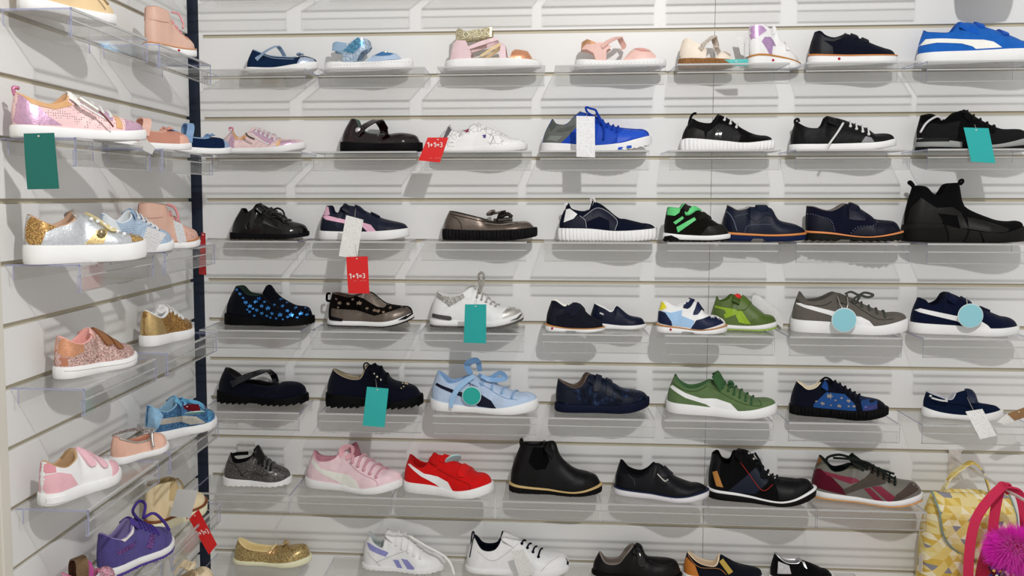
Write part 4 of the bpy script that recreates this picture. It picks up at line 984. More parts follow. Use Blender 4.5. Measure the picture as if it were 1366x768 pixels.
{'n':'lug_oxford','l':'dark navy suede lace-up shoe with studded fringe and black lug sole','c':'shoe','k':9,'X':0.3194,'y':-0.075,'a':-5.3,'L':233.8,'W':1,'f':[(0,33),(64.7,29.4),(157.6,17),(232,29.2)],'t':[(15.9,90.6),(37.9,78.2),(63.8,69.5),(86,71.7),(95.4,91.2)],'v':[(105.3,101.4),(129.5,99.5),(148.1,79.8),(166.6,62.8),(211.4,51.3),(227,31.2)],'u':'suede:0f1226','i':'leather:8a7f68','s':[('sole','rubber:0e0d0f',0,1,2.2,'lug')],'spring':4,'p':[('patch','quarter','suede:0c0f20',[(87.1,58.4),(96.7,95.7),(117,106.8),(150,86.3),(146.1,60.2),(120.3,54.6)],1.2),('stud','eyelet','metal:d0c8b8',(117.1,82.6),3.2),('stud','eyelet','metal:d0c8b8',(125.1,75.9),3.2),('stud','eyelet','metal:d0c8b8',(133.5,69.2),3.2),('laces','lace','textile:0b0c14',(116,80.7),(145.5,69.4),3),('cord','lace_loop','textile:0c0d14',[(113.8,94.6),(101.1,108),(93,104.5),(93.8,91.6)],2,-14,-18),('tongue','tongue','suede:0d1022',(133.2,88.2),(114.7,105.2),22),('patch','fringe','suede:0d1022',[(146.1,63.9),(157.2,71.3),(186.7,71.3),(203.2,61.9),(188.4,45.1),(168.1,47)],2.5,1),('stud','bead','metal:c8b898',(188.7,72.8),2.4),('stud','bead','metal:c8b898',(194.2,66.5),2.4),('stud','bead','metal:c8b898',(198.6,62.7),2.4),('stud','bead','metal:c8b898',(193.4,56.4),2.4),('stud','bead','metal:c8b898',(188.6,51.6),2.4),('stud','bead','metal:c8b898',(183.1,48.6),2.4)]},
{'n':'ribbon_sneaker','l':'light blue suede sneaker tied with a satin ribbon, navy stripe','c':'shoe','k':9,'X':0.5748,'y':-0.075,'a':5.5,'L':258.1,'W':1,'f':[(0,25.4),(91.8,14.8),(166.3,14.7),(256.6,33.3)],'t':[(16.6,90.7),(29.6,80.1),(48.2,65.9),(70.5,70.4),(89,78.4)],'v':[(97.5,81.2),(145.6,69.1),(197.2,48.8),(244.6,39.5),(255.6,31.5)],'u':'suede:a0b0c6','i':'suede:7f9dc0','s':[('sole','rubber:eee9ea',0,1,1.5,'')],'spring':9.2,'p':[('patch','side_stripe','leather:141a36',[(13.7,60),(17.5,65.7),(65.6,50.9),(91.4,44.5),(128,43.3),(151.8,32.1),(165.3,14.3),(120.8,16.2),(98.7,30),(61.9,43.3)]),('line','seam','suede:6d86a8',[(103,75),(135.9,61.6),(179.5,41.3),(212,36)],0.6),('laces','lace','satin:6f94b8',(126.5,71.3),(199.5,46.4),4,3.2),('band','ribbon','satin:5f86b0',[(98.4,86.8),(89.4,110.1),(113.6,120.3),(121.2,95)],16,-6,-10),('band','ribbon','satin:6d93bb',[(117.2,87.1),(139.6,77.1),(169.1,93.1),(182.1,81),(147.6,76.5),(125.8,85.2)],12,-8,-16),('band','ribbon_tail','satin:86a8c8',[(108.4,85.8),(83.7,67.8),(66.5,48.2),(58.4,25.4),(57.8,14)],13,-22,-48),('tongue','tongue','suede:96a8be',(130.9,73.1),(97.5,86.8),24)]},
{'n':'velcro_leather_shoe','l':'dark blue marbled leather velcro shoe with navy sole','c':'shoe','k':9,'X':0.8734,'y':-0.075,'a':-5,'L':222.3,'W':1,'f':[(-0.2,18.9),(76.4,17.5),(134.8,17.8),(219.8,32.1)],'t':[(4.8,75.3),(19.5,66.4),(45,57.2),(63.1,67.1),(71.9,83.7)],'v':[(81.6,87.9),(109.1,79.8),(140.8,64.9),(160.7,53.8),(201.2,46.3),(218.6,33.3)],'u':'marble:1b2740','i':'leather:5a4a3e','s':[('sole','rubber:161d38',0,1,2,'')],'spring':14.1,'p':[('patch','heel_counter','leather:111a30',[(-2.1,26.1),(0.5,59.1),(3.2,78.1),(17.8,57.2),(35.9,51.7),(54.4,20.5)],0.8,1),('patch','collar','leather:151d34',[(3.3,70),(17.7,69.3),(43.1,60.1),(69.9,84.6),(86.1,84.6),(68.4,60.8),(43.1,53.5),(17.8,58.3)],1,1),('patch','toe_overlay','leather:141d34',[(146.7,17.8),(155.5,35.1),(184.1,51.5),(195,52.6),(212.5,39.8)],0.8,1),('strap','velcro_strap','leather:1a2338',(92.6,49),(103.5,84.2),14),('strap','velcro_strap','leather:1a2338',(121.7,40.5),(127.5,74.9),14),('tongue','tongue','leather:1c253a',(94.4,82.4),(77.9,89.1),24)]},
{'n':'low_suede_sneaker','l':'moss green suede low sneaker with white stripe, fifth row','c':'shoe','k':9,'X':1.1373,'y':-0.0548,'a':11.2,'L':248,'W':1,'f':[(0,24.3),(59.2,22.6),(162.1,17.4),(247.3,33.3)],'t':[(17.1,87.5),(24.4,73.2),(47.5,59.8),(71.9,63),(89.1,71.3)],'v':[(104.4,78.2),(137.4,72.7),(161.7,62.4),(196.4,42.6),(230.4,37.4),(245.6,33.6)],'u':'suede:5b714a','i':'suede:466a44','s':[('sole','rubber:efecee',0,1,1.5,'')],'spring':10.2,'p':[('patch','side_stripe','leather:f0eeec',[(6.7,57.8),(12.9,64),(44.7,49.7),(79.6,40.1),(114,41.1),(144.9,33.9),(165.8,14.7),(107.7,17.2),(90.3,27),(44.9,38.8)]),('line','seam','suede:37552a',[(106.7,63.1),(137.7,48.7),(182.1,33.5),(212.3,32.5),(208.7,40.4)],0.6),('line','seam','suede:37552a',[(13.1,68.8),(44.7,56),(72.4,57.6),(92.8,69.6)],0.6),('laces','lace','textile:3d6440',(127,72.3),(190.7,41.8),6,3),('tongue','tongue','suede:375c36',(137.5,69),(116,101.7),28),('cord','lace_loop','textile:3c6440',[(144.3,66.7),(150.9,74.7),(143.9,81.2),(138.9,76.6)],3,-14,-20)]},
{'n':'star_creeper','l':'navy glitter-toe lace-up shoe with star panels on ribbed black sole','c':'shoe','k':9,'X':1.4237,'y':-0.052,'a':15,'L':208.8,'W':1,'f':[(0,20),(53.3,19.7),(134.6,21.1),(207.3,30.1)],'t':[(13.2,76.5),(25.2,68.9),(38.9,60.8),(55.4,66.3),(65,77.1)],'v':[(71.9,82.5),(95.2,81.5),(148.7,52.1),(191,44.4),(206.2,30.2)],'u':'suede:101426','i':'leather:cfc4ae','s':[('sole','rubber:121113',0,1,2.6,'rib')],'spring':11.1,'p':[('patch','star_panel','textile:234e8c',[(51.4,21.9),(52.8,30.3),(78.4,57.4),(117.6,56.6),(138.2,38.5),(143,21.1),(92.7,19)],0.9),('patch','vamp_panel','textile:23457c',[(155.8,22.8),(149.9,53.6),(188.3,50.4),(185.7,35),(160.6,22.5)],0.8,1),('patch','toe_glitter','glitter:3a3f78',[(155.8,22.1),(160.2,34.9),(185.6,38.6),(187.5,28.8)],1.4),('patch','toe_bumper','suede:0c0f1c',[(184.3,28.6),(191.6,48.9),(203.4,36.4),(203.2,32.2)],1.2,1),('stars','star','textile:8e867c',[(86.7,49.8,6),(71.5,31.5,4),(106.9,29.9,4),(125.9,42.7,3.6),(111.2,48,2.4),(137.5,32.2,3),(57.5,36.2,2.2),(98.4,41.7,2),(89,29.2,2),(126.3,31.4,2.2)]),('laces','lace','textile:15182a',(94.5,78),(145.9,49.5),6,3),('tongue','tongue','textile:20488a',(88.8,75.7),(73.6,81.9),22),('cord','lace_loop','textile:0f1118',[(65.5,63.7),(63.4,76.6),(74.5,90.3),(86.1,87.8),(91.2,79.6)],2.4,-12,-20)]},
{'n':'boat_shoe','l':'small navy canvas boat shoe with white sole, fifth row right end','c':'shoe','k':9,'X':1.7246,'y':-0.0553,'a':15,'L':163.5,'W':1,'f':[(0,21.1),(43.6,12),(89.8,11.5),(161.4,26.3)],'t':[(5.9,56.8),(26.9,50),(49.2,43.4),(60.2,45.3)],'v':[(68.3,57),(88.4,64.8),(104.3,59.5),(114.5,38.9),(139.4,34.7),(156.8,24.3)],'u':'textile:142648','i':'textile:b9b9c0','s':[('sole','rubber:f1edee',0,1,1.5,'')],'spring':6.3,'p':[('line','seam','textile:0c1630',[(1.1,42.1),(40.8,35.1),(87.5,33.4)],0.8),('line','seam','textile:0e1a36',[(87.6,31.6),(112.3,28.2),(142.4,37.6)],1),('cord','side_lace','textile:efe9e0',[(13.2,48.8),(30.6,44.9),(46.1,44.2)],2.2,-36,-38),('stud','eyelet','metal:cfd4d0',(14.1,48.5),3.4),('stud','eyelet','metal:cfd4d0',(46.1,44.1),3.4),('strap','velcro_strap','leather:22304e',(100.9,39.8),(96.3,62.5),20)]},
{'n':'glitter_trainer','l':'small charcoal glitter trainer with white sole and black tongue','c':'shoe','k':11,'X':0.0582,'y':-0.075,'a':-6,'L':167.8,'W':1.05,'f':[(0,19.2),(55.7,14.5),(132.1,10.6),(166.4,19.6)],'t':[(18.1,77.2),(29,57.1),(51.5,57.8),(68.6,65.4)],'v':[(78.9,76.2),(105.2,65.2),(123.9,50),(154,38.1),(165.1,21.3)],'u':'glitter:5a5856','i':'textile:1c1b1c','s':[('sole','rubber:f0eae9',0,1,1.6,'notch')],'spring':4,'p':[('line','seam','textile:2c2a2a',[(14.2,57.5),(36.4,49.7),(50.8,24.7)],0.7),('line','seam','textile:2e2c2c',[(50.8,24.7),(62.2,36.1),(103.1,28.2),(144.4,37.5)],0.6),('tongue','tongue','satin:1a181a',(108.9,58.6),(86.9,97.5),20),('laces','lace','satin:181718',(89.9,60.6),(119.7,46.9),4,3.4),('cord','heel_pad','textile:141314',[(16.6,68.6),(31.6,72.1),(59.9,73.6)],5,8,10)]},
{'n':'low_suede_sneaker','l':'pale pink suede sneaker with satin laces and white stripe, sixth row','c':'shoe','k':11,'X':0.2633,'y':-0.0587,'a':10.7,'L':248.2,'W':1,'f':[(0,21.2),(92.7,15.9),(154.8,11.9),(252.8,34.9)],'t':[(20.6,84.9),(34.6,67.6),(62.9,67),(87.1,76.5)],'v':[(96.8,95.8),(120.9,97.6),(160.5,75),(199.8,51.5),(238.8,39.4),(252.4,33.8)],'u':'suede:dcb8be','i':'suede:b98390','s':[('sole','rubber:eeeaec',0,1,1.5,'')],'spring':14.8,'p':[('patch','side_stripe','leather:dad8cc',[(18.4,59.9),(22.6,69.7),(52.6,49.2),(92.5,42.9),(124.3,41.6),(147.9,28.4),(156.4,10.3),(112.1,14.1),(96.3,22.3),(52.4,38.5)]),('line','seam','suede:b88592',[(122.3,69),(153.6,50.8),(196.4,35.5),(202.1,21)],0.6),('laces','lace','satin:b98792',(130.6,77.1),(195.2,48.2),5,4),('tongue','tongue','satin:8a4a58',(144.7,86),(131,114.7),22),('band','lace_bow','satin:cf9aa4',[(106.2,71.7),(99.1,90.6),(107.9,103),(128.4,104.9),(124.9,86.2),(113.5,78.2)],14,-14,-22)]},
{'n':'low_suede_sneaker','l':'bright red suede velcro sneaker with white stripe, sixth row','c':'shoe','k':11,'X':0.5083,'y':-0.075,'a':11.5,'L':222.6,'W':1.05,'f':[(-0.3,23.4),(71.4,22.8),(142.4,16.8),(220.9,34.4)],'t':[(14.9,84.7),(32.4,65.4),(53.8,60.7),(67.4,70.9)],'v':[(77.8,89.1),(112.5,86.2),(169.8,58.3),(211.3,43.2),(218.8,33.4)],'u':'suede:c81414','i':'suede:b01010','s':[('sole','rubber:f1eeee',0,1,1.5,'')],'spring':12.2,'p':[('patch','side_stripe','leather:f1efed',[(14.6,65.2),(21.6,67.3),(60.3,49.2),(94.8,44.6),(121.4,35.7),(136.5,14.8),(102.4,19.2),(89,27.3),(52.5,42.9)]),('strap','velcro_strap','suede:cc1616',(103.1,75.8),(110.6,88),16),('strap','velcro_strap','suede:d01818',(154.3,50.4),(158.4,67.4),18),('line','seam','suede:8c0c0c',[(92.2,62.3),(137.7,47.6),(175.3,36.1),(175.3,21.3)],0.6),('tongue','tongue','suede:b81212',(101,81.6),(75.9,94.6),24)]},
{'n':'chelsea_boot','l':'black leather chelsea ankle boot with tan welt, sixth row','c':'shoe','k':11,'X':0.7653,'y':-0.068,'a':0.5,'L':219.6,'W':1,'f':[(-0,20.9),(81.3,14.6),(153.5,11.4),(217.6,24.6)],'t':[(26.4,115.3),(44,113.9),(65.9,113.7),(80.5,115.5)],'v':[(86.1,121.1),(108.1,122.4),(122,88.2),(154.5,58.9),(191.2,48.5),(215.2,29.2)],'u':'leather:151416','i':'leather:1c1a1c','s':[('sole','rubber:151312',0,0.74,1.6,'saw'),('welt','leather:b59a6a',0.74,1,2.4,'')],'spring':4.7,'o':32,'p':[('patch','elastic_gore','textile:0c0b0c',[(44.4,76.7),(56.8,116.1),(78.6,116.6),(95.2,81.7),(86.3,61),(62.7,58.5)],0.7),('patch','heel_counter','leather:121113',[(6.3,30.7),(8,60.8),(18.8,85.3),(44.4,78.5),(60.9,54.7),(66.7,19.3)],0.7),('patch','wing_tip','leather:121113',[(112.2,13.2),(124.7,32.2),(164.4,38.9),(175.1,54.1),(189.5,57.4),(213.1,38.4),(153.9,9.5)],0.8,1),('stitches','broguing','leather:3c3a3c',[(113.8,23.8),(124.6,33.4),(162.5,39.3),(173.1,53.4)],14,0.9),('stitches','broguing','leather:343234',[(20.7,84.7),(42.6,79.6),(59,65.2),(62.8,48.5)],10,0.9),('tongue','front_panel','leather:161517',(113.8,100),(91.6,122.8),26),('cord','pull_tab','leather:121113',[(28.4,101.6),(25.3,114.8),(26,125),(29.7,125.1),(31.3,109.3)],2.6,0,0)]},
{'n':'velcro_strap_shoe','l':'black leather strap shoe with buckle loop and grey-white sole','c':'shoe','k':11,'X':1.0166,'y':-0.0606,'a':13.5,'L':218.2,'W':1,'f':[(0,17.7),(80.3,14.7),(151.8,14.4),(215.7,28.6)],'t':[(13,80),(29.6,59.1),(56.8,51.6),(78.2,61.7)],'v':[(95.8,79.3),(111.9,75.9),(140.7,51.2),(183.2,36.8),(211.9,29.3)],'u':'leather:13131a','i':'textile:18181c','s':[('sole','rubber:c9c7cb',0,0.82,1.6,''),('foxing_band','leather:1e2c52',0.82,1,2,'')],'spring':11.8,'p':[('patch','collar','textile:191c24',[(12.3,67),(14.9,84),(33.3,63.4),(58.5,55.8),(79.7,65.8),(83.3,60.7),(58.7,46.2),(29.9,51.9)],1.4,1),('line','seam','leather:4a4e5c',[(34,53.5),(48.5,41.9),(52.3,27.5)],0.5),('line','sole_groove','rubber:7a7880',[(137.5,9.5),(137.7,-2.2)],0.7),('patch','strap','leather:15151b',[(92.5,43.1),(111.5,67),(139.7,56.8),(138.3,42.1),(115.6,36.2)],1.5),('strap','velcro_strap','leather:202028',(118.4,51.8),(126.2,70.9),17),('cord','buckle_loop','metal:b9b6b2',[(105.4,67.3),(122.2,52.1),(130.2,56.8)],1.6,-46,-48)]},
{'n':'high_top_sneaker','l':'black leather high-top with blue side band, tan tab and white welt line','c':'shoe','k':11,'X':1.2356,'y':-0.0694,'a':11.1,'L':239.2,'W':1,'f':[(0,21.7),(60.5,20.2),(161.5,11.7),(237.3,42)],'t':[(6.8,102.6),(20.6,105.5),(31.5,88),(48.8,86.4)],'v':[(60.4,113.5),(86.2,116.5),(110.8,92.7),(142.3,60.5),(203.2,54.6),(230.9,41.3)],'u':'suede:0e0d0f','i':'textile:0c0b0d','s':[('sole','rubber:191817',0,0.74,2,''),('welt','rubber:e6e4de',0.74,1,2.4,'')],'spring':21.4,'o':30,'p':[('patch','heel_panel','leather:141316',[(3,30.8),(5.5,89.8),(7.5,106.5),(20.6,109.3),(29.6,91.7),(21.4,72.8),(36.3,26.3)],0.9),('patch','side_band','leather:1b2338',[(45,22.7),(109.9,85.4),(135.9,54.9),(104.8,21.4)],0.9),('patch','toe_cap','leather:131214',[(158.8,17.1),(151.2,47.2),(140.6,69.1),(200.6,63.3),(228,50.2),(195.2,22.2)],0.9,1),('patch','eyestay','suede:121114',[(78.8,110.1),(90.3,123.7),(160.9,61.7),(154.6,47.5),(127.4,59.6)],1.2),('patch','tan_tab','leather:a8743a',[(9.6,62.6),(19.8,68.2),(34.5,31.7),(18.9,32.2)],2.2),('line','stitch','textile:a83028',[(65.4,99.3),(89.9,68.6),(114.4,38),(127.9,33.7),(144.3,47.8)],0.8),('stud','eyelet','metal:c8c4be',(90.5,110.3),3.4),('stud','eyelet','metal:c8c4be',(101,98.4),3.4),('stud','eyelet','metal:c8c4be',(136.5,65.2),3.4),('stud','eyelet','metal:c8c4be',(150.1,56.9),3.4),('laces','lace','textile:26282e',(96.2,105.1),(149.9,54.9),6,3),('tongue','tongue','suede:100f11',(86.5,102.6),(68.9,118.9),24),('cord','lace_loop','textile:26282e',[(102.7,116.5),(113.1,99.9),(120.2,83.1),(118.9,65.7),(127.2,65.4),(133.3,83)],3,-20,-34)]},
{'n':'retro_runner','l':'grey and burgundy retro runner with cream sole, last shoe of the sixth row','c':'shoe','k':11,'X':1.4815,'y':-0.0424,'a':14.3,'L':239.5,'W':1,'f':[(0,17.4),(84,13),(164,13.2),(237.1,30)],'t':[(15.4,96.6),(29.3,83.1),(46.5,67.1),(66.5,70.1)],'v':[(90.4,82.6),(116.7,87.7),(150,74.8),(186.4,56.5),(222,52.8),(237.1,33.3)],'u':'leather:6d6a62','i':'textile:2c3430','s':[('outsole','rubber:c08a4c',0,0.22,1.4,'saw'),('midsole','rubber:eeeade',0.22,1,1.8,'')],'spring':13.5,'p':[('patch','heel_counter','suede:6e1a30',[(1.8,26),(2.4,64.1),(19,69.4),(46.3,51.9),(66.9,32),(77.3,15.5)],0.9,1),('patch','heel_tab','leather:8a5420',[(-0.1,67.6),(9.8,94.3),(18,101.3),(26.5,97.7),(13.8,76.3)],1.6,1),('patch','side_stripe','leather:7a1a34',[(22.5,66.1),(99.1,54.3),(104.1,50.4),(86.3,42),(32.8,57.9)],1),('patch','side_stripe','leather:7a1a34',[(112.8,34.9),(125.7,38.8),(157.5,10.6),(138.1,10.3)],1),('patch','side_stripe','leather:7a1a34',[(128.9,41.3),(148.2,45.8),(178.5,25.5),(167.2,10.6)],1),('patch','vector_band','suede:4c453e',[(68.6,28.5),(86.5,37.7),(115.3,58.8),(130.8,78.4),(163.5,67.2),(157.6,52.2),(116,37.8),(74,17.4)],1.3),('patch','toe_overlay','suede:4a4039',[(168.8,10.8),(180.8,31.2),(205.6,49.9),(217.9,61.2),(232.8,41.3)],1,1),('patch','eyestay','suede:50493f',[(78.7,75.2),(88,89.6),(114,94.9),(186,64.1),(183.3,51.2),(167.2,53.2),(124.4,76)],1.2),('laces','lace','textile:2f3632',(118.5,83.5),(177.8,56.7),6,2.8),('cord','lace_end','textile:2f3632',[(85,112.1),(108.3,95.1),(147.6,81.6),(176.5,74.5)],3,-16,-26),('cord','lace_loop','textile:2f3632',[(28.9,86.5),(35.1,100.3),(58.1,108.1),(84.6,103.5),(111,97.2)],3,-22,-26),('cord','lace_end','textile:2f3632',[(45.1,99.6),(84.6,100.3),(117.3,96.8),(150.1,78.9),(177.6,64.4)],3,-24,-34),('tongue','tongue','textile:3a403a',(120,87.3),(86.2,108),22)]},
{'n':'glitter_boat_shoe','l':'gold glitter boat shoe with cream lining and bow, bottom row','c':'shoe','k':13,'X':0.073,'y':-0.052,'a':-0.7,'L':197.1,'W':1.05,'f':[(0,9),(64.9,9),(113.4,9),(196.2,21.8)],'t':[(11,58.9),(39.1,40.4),(76.9,34.3),(100.5,34.9)],'v':[(110.6,44.4),(143.9,43.4),(181.8,47.3),(192.8,22.6)],'u':'glitter:a58c5e','i':'leather:d9c290','s':[('sole','rubber:ddd2b4',0,1,1.5,'')],'spring':6.8,'o':27,'p':[('patch','collar_band','metal:b08f62',[(14.2,52.3),(16.4,64.3),(43.3,45.9),(104.4,40.5),(118.7,55.1),(115.9,28.9),(85.4,31.4),(43.2,37.8)],1.2),('line','seam','metal:8d744a',[(126.6,47.4),(156.9,41.1),(192.1,56.2)],0.9),('knot','bow','metal:b9a27a',(129.7,47.8),14)]},
{'n':'white_runner','l':'white leather runner with lavender stripes, bottom row','c':'shoe','k':13,'X':0.4011,'y':-0.052,'a':1.1,'L':204.8,'W':1.1,'f':[(0,9),(66.1,9),(136.9,9),(202.6,17.2)],'t':[(15.6,85.9),(31.8,63.8),(55,54.3)],'v':[(64.1,86.6),(113,81.3),(154.8,46.4),(202,25.5)],'u':'leather:e4e3e3','i':'textile:c9d2d0','s':[('sole','rubber:f0eeee',0,1,1.6,'notch')],'spring':4,'p':[('patch','side_stripe','leather:7f80b2',[(12.2,62.7),(20.5,63),(69,43.8),(62,34.1),(20.4,48.9)],1),('patch','side_stripe','leather:7f80b2',[(80.5,27.8),(94.3,28.3),(110.3,-0.2),(96.5,1.1)],1),('patch','side_stripe','leather:7f80b2',[(101.2,32.4),(117.4,31.6),(135.7,13.6),(124.1,0.4)],1),('laces','lace','satin:d8d8d6',(88.3,68.9),(148.2,43),5,3.2),('tongue','tongue','leather:e6e6e4',(89.7,75.7),(64.1,96.1),20),('cord','lace_end','satin:d6d6d2',[(115.8,88),(158.3,66.9),(205,46.1),(224,29.1),(233.9,4.9)],3.4,-18,-50),('line','seam','leather:b0b0b2',[(16.5,40.9),(39.5,20.6),(53.3,7.1)],0.6),('line','seam','leather:b0b0b2',[(39.5,20.6),(81.2,38.8),(118.1,54.3)],0.6)]},
{'n':'court_sneaker','l':'white leather court sneaker with navy lining and navy laces, bottom row','c':'shoe','k':13,'X':0.658,'y':-0.052,'a':2.6,'L':253.7,'W':1,'f':[(0,11.2),(120.5,13.7),(192,21.6),(252.7,27.3)],'t':[(20.2,85.8),(42,58.6),(71,58.5),(85.4,74.1)],'v':[(93.8,95.8),(132.5,81.7),(185.5,53.1),(238.2,48.2),(252.7,31.7)],'u':'leather:e9e8e5','i':'textile:161b2e','s':[('sole','rubber:efeeec',0,1,1.5,'')],'spring':12.3,'p':[('line','heel_trim','textile:1c2030',[(11.1,35.4),(17.3,70.2),(22.1,92.6)],1.4),('patch','toe_bumper','rubber:1c1d24',[(247.2,30.1),(250.7,55.6),(254.6,41.2),(251.9,25.4)],2.4),('line','seam','leather:b8b6b2',[(31.8,53.7),(72.6,36),(129.7,75.6)],0.6),('line','seam','leather:b8b6b2',[(186.9,22.2),(205.7,40.3),(243.2,52)],0.6),('laces','lace','textile:171c30',(138.4,80.6),(179.1,55.5),4,3.2),('tongue','tongue','leather:e6e5e2',(127.6,82.5),(93.7,100.8),24),('cord','pull_tab','leather:3a3c44',[(11.2,42),(15.1,87.1),(19.9,92.3),(20.9,67.4)],2.2,0,0)]},
{'n':'moccasin','l':'glossy black moccasin with velcro strap, bottom row','c':'shoe','k':13,'X':0.9673,'y':-0.052,'a':4.3,'L':211.5,'W':1,'f':[(-0.1,9),(95.1,9),(163.9,9.6),(209.9,13.9)],'t':[(14.9,53.5),(31.7,32.5),(62.2,34.4),(80.6,57.6)],'v':[(99.5,76.1),(118.3,70.9),(132.7,48.7),(193.2,45.1),(208.5,22.6)],'u':'leather:120f10','i':'leather:7a7068','s':[('sole','rubber:121112',0,1,2,'')],'spring':4,'p':[('strap','velcro_strap','patent:161314',(117.8,34.6),(111.2,71.9),17),('stitches','stitch','patent:050505',[(135.6,53.4),(163.3,47.9),(188.4,51.9),(199.9,45.4)],12,1.4),('line','seam','patent:2a2628',[(131.2,45.9),(163.5,38.3),(195.4,42.7)],1),('tongue','tongue','leather:120f10',(118.3,68.4),(97.1,77),22)]},
{'n':'slip_on','l':'navy slip-on with tan heel and mustard elastic, bottom row','c':'shoe','k':13,'X':1.1851,'y':-0.052,'a':5.6,'L':184.6,'W':1,'f':[(-0.2,9),(81.6,9),(148.5,11.5),(183.5,16.1)],'t':[(7.8,60.2),(35.8,40.2),(67.9,34.3),(81.4,43.5)],'v':[(84.8,60.4),(128.7,38.2),(174.2,30.8),(183.7,15.5)],'u':'suede:161a26','i':'leather:c8b49a','s':[('sole','rubber:ebe8e4',0,1,1.5,'')],'spring':4,'p':[('patch','heel_panel','leather:b06a28',[(-0.4,11.5),(4.8,50.8),(25.7,35.3),(37.7,4.7)],1,1),('patch','elastic','textile:b59a4a',[(82.2,45.7),(91.1,52.2),(112.9,28.7),(103.1,21.7)],1.2),('line','seam','leather:a8703c',[(6.7,57.4),(34.6,32.7),(79.9,31.3),(98.2,20.6)],0.7)]},
{'n':'slingback_shoe','l':'black and silver open-sided shoe, last on the bottom row','c':'shoe','k':13,'X':1.3889,'y':-0.052,'a':6.8,'L':145.5,'W':1,'f':[(-0.3,9),(62.1,9.5),(144.3,21.4)],'t':[(9.6,64.5),(34.7,47.2),(61.5,46.9)],'v':[(72.6,52.2),(108.7,38.6),(138,21.7)],'u':'suede:0f0e10','i':'metal:b9b9bb','s':[('sole','rubber:d8d6d4',0,1,1.5,'')],'spring':6.4,'p':[('patch','silver_inset','metal:c4c4c6',[(15.8,19.9),(17.2,48.9),(41.8,41.3),(46.8,22.4)],1),('patch','silver_inset','metal:c4c4c6',[(65.6,60),(74.3,60.7),(82.6,36),(77.2,39.4)],1)]}
]
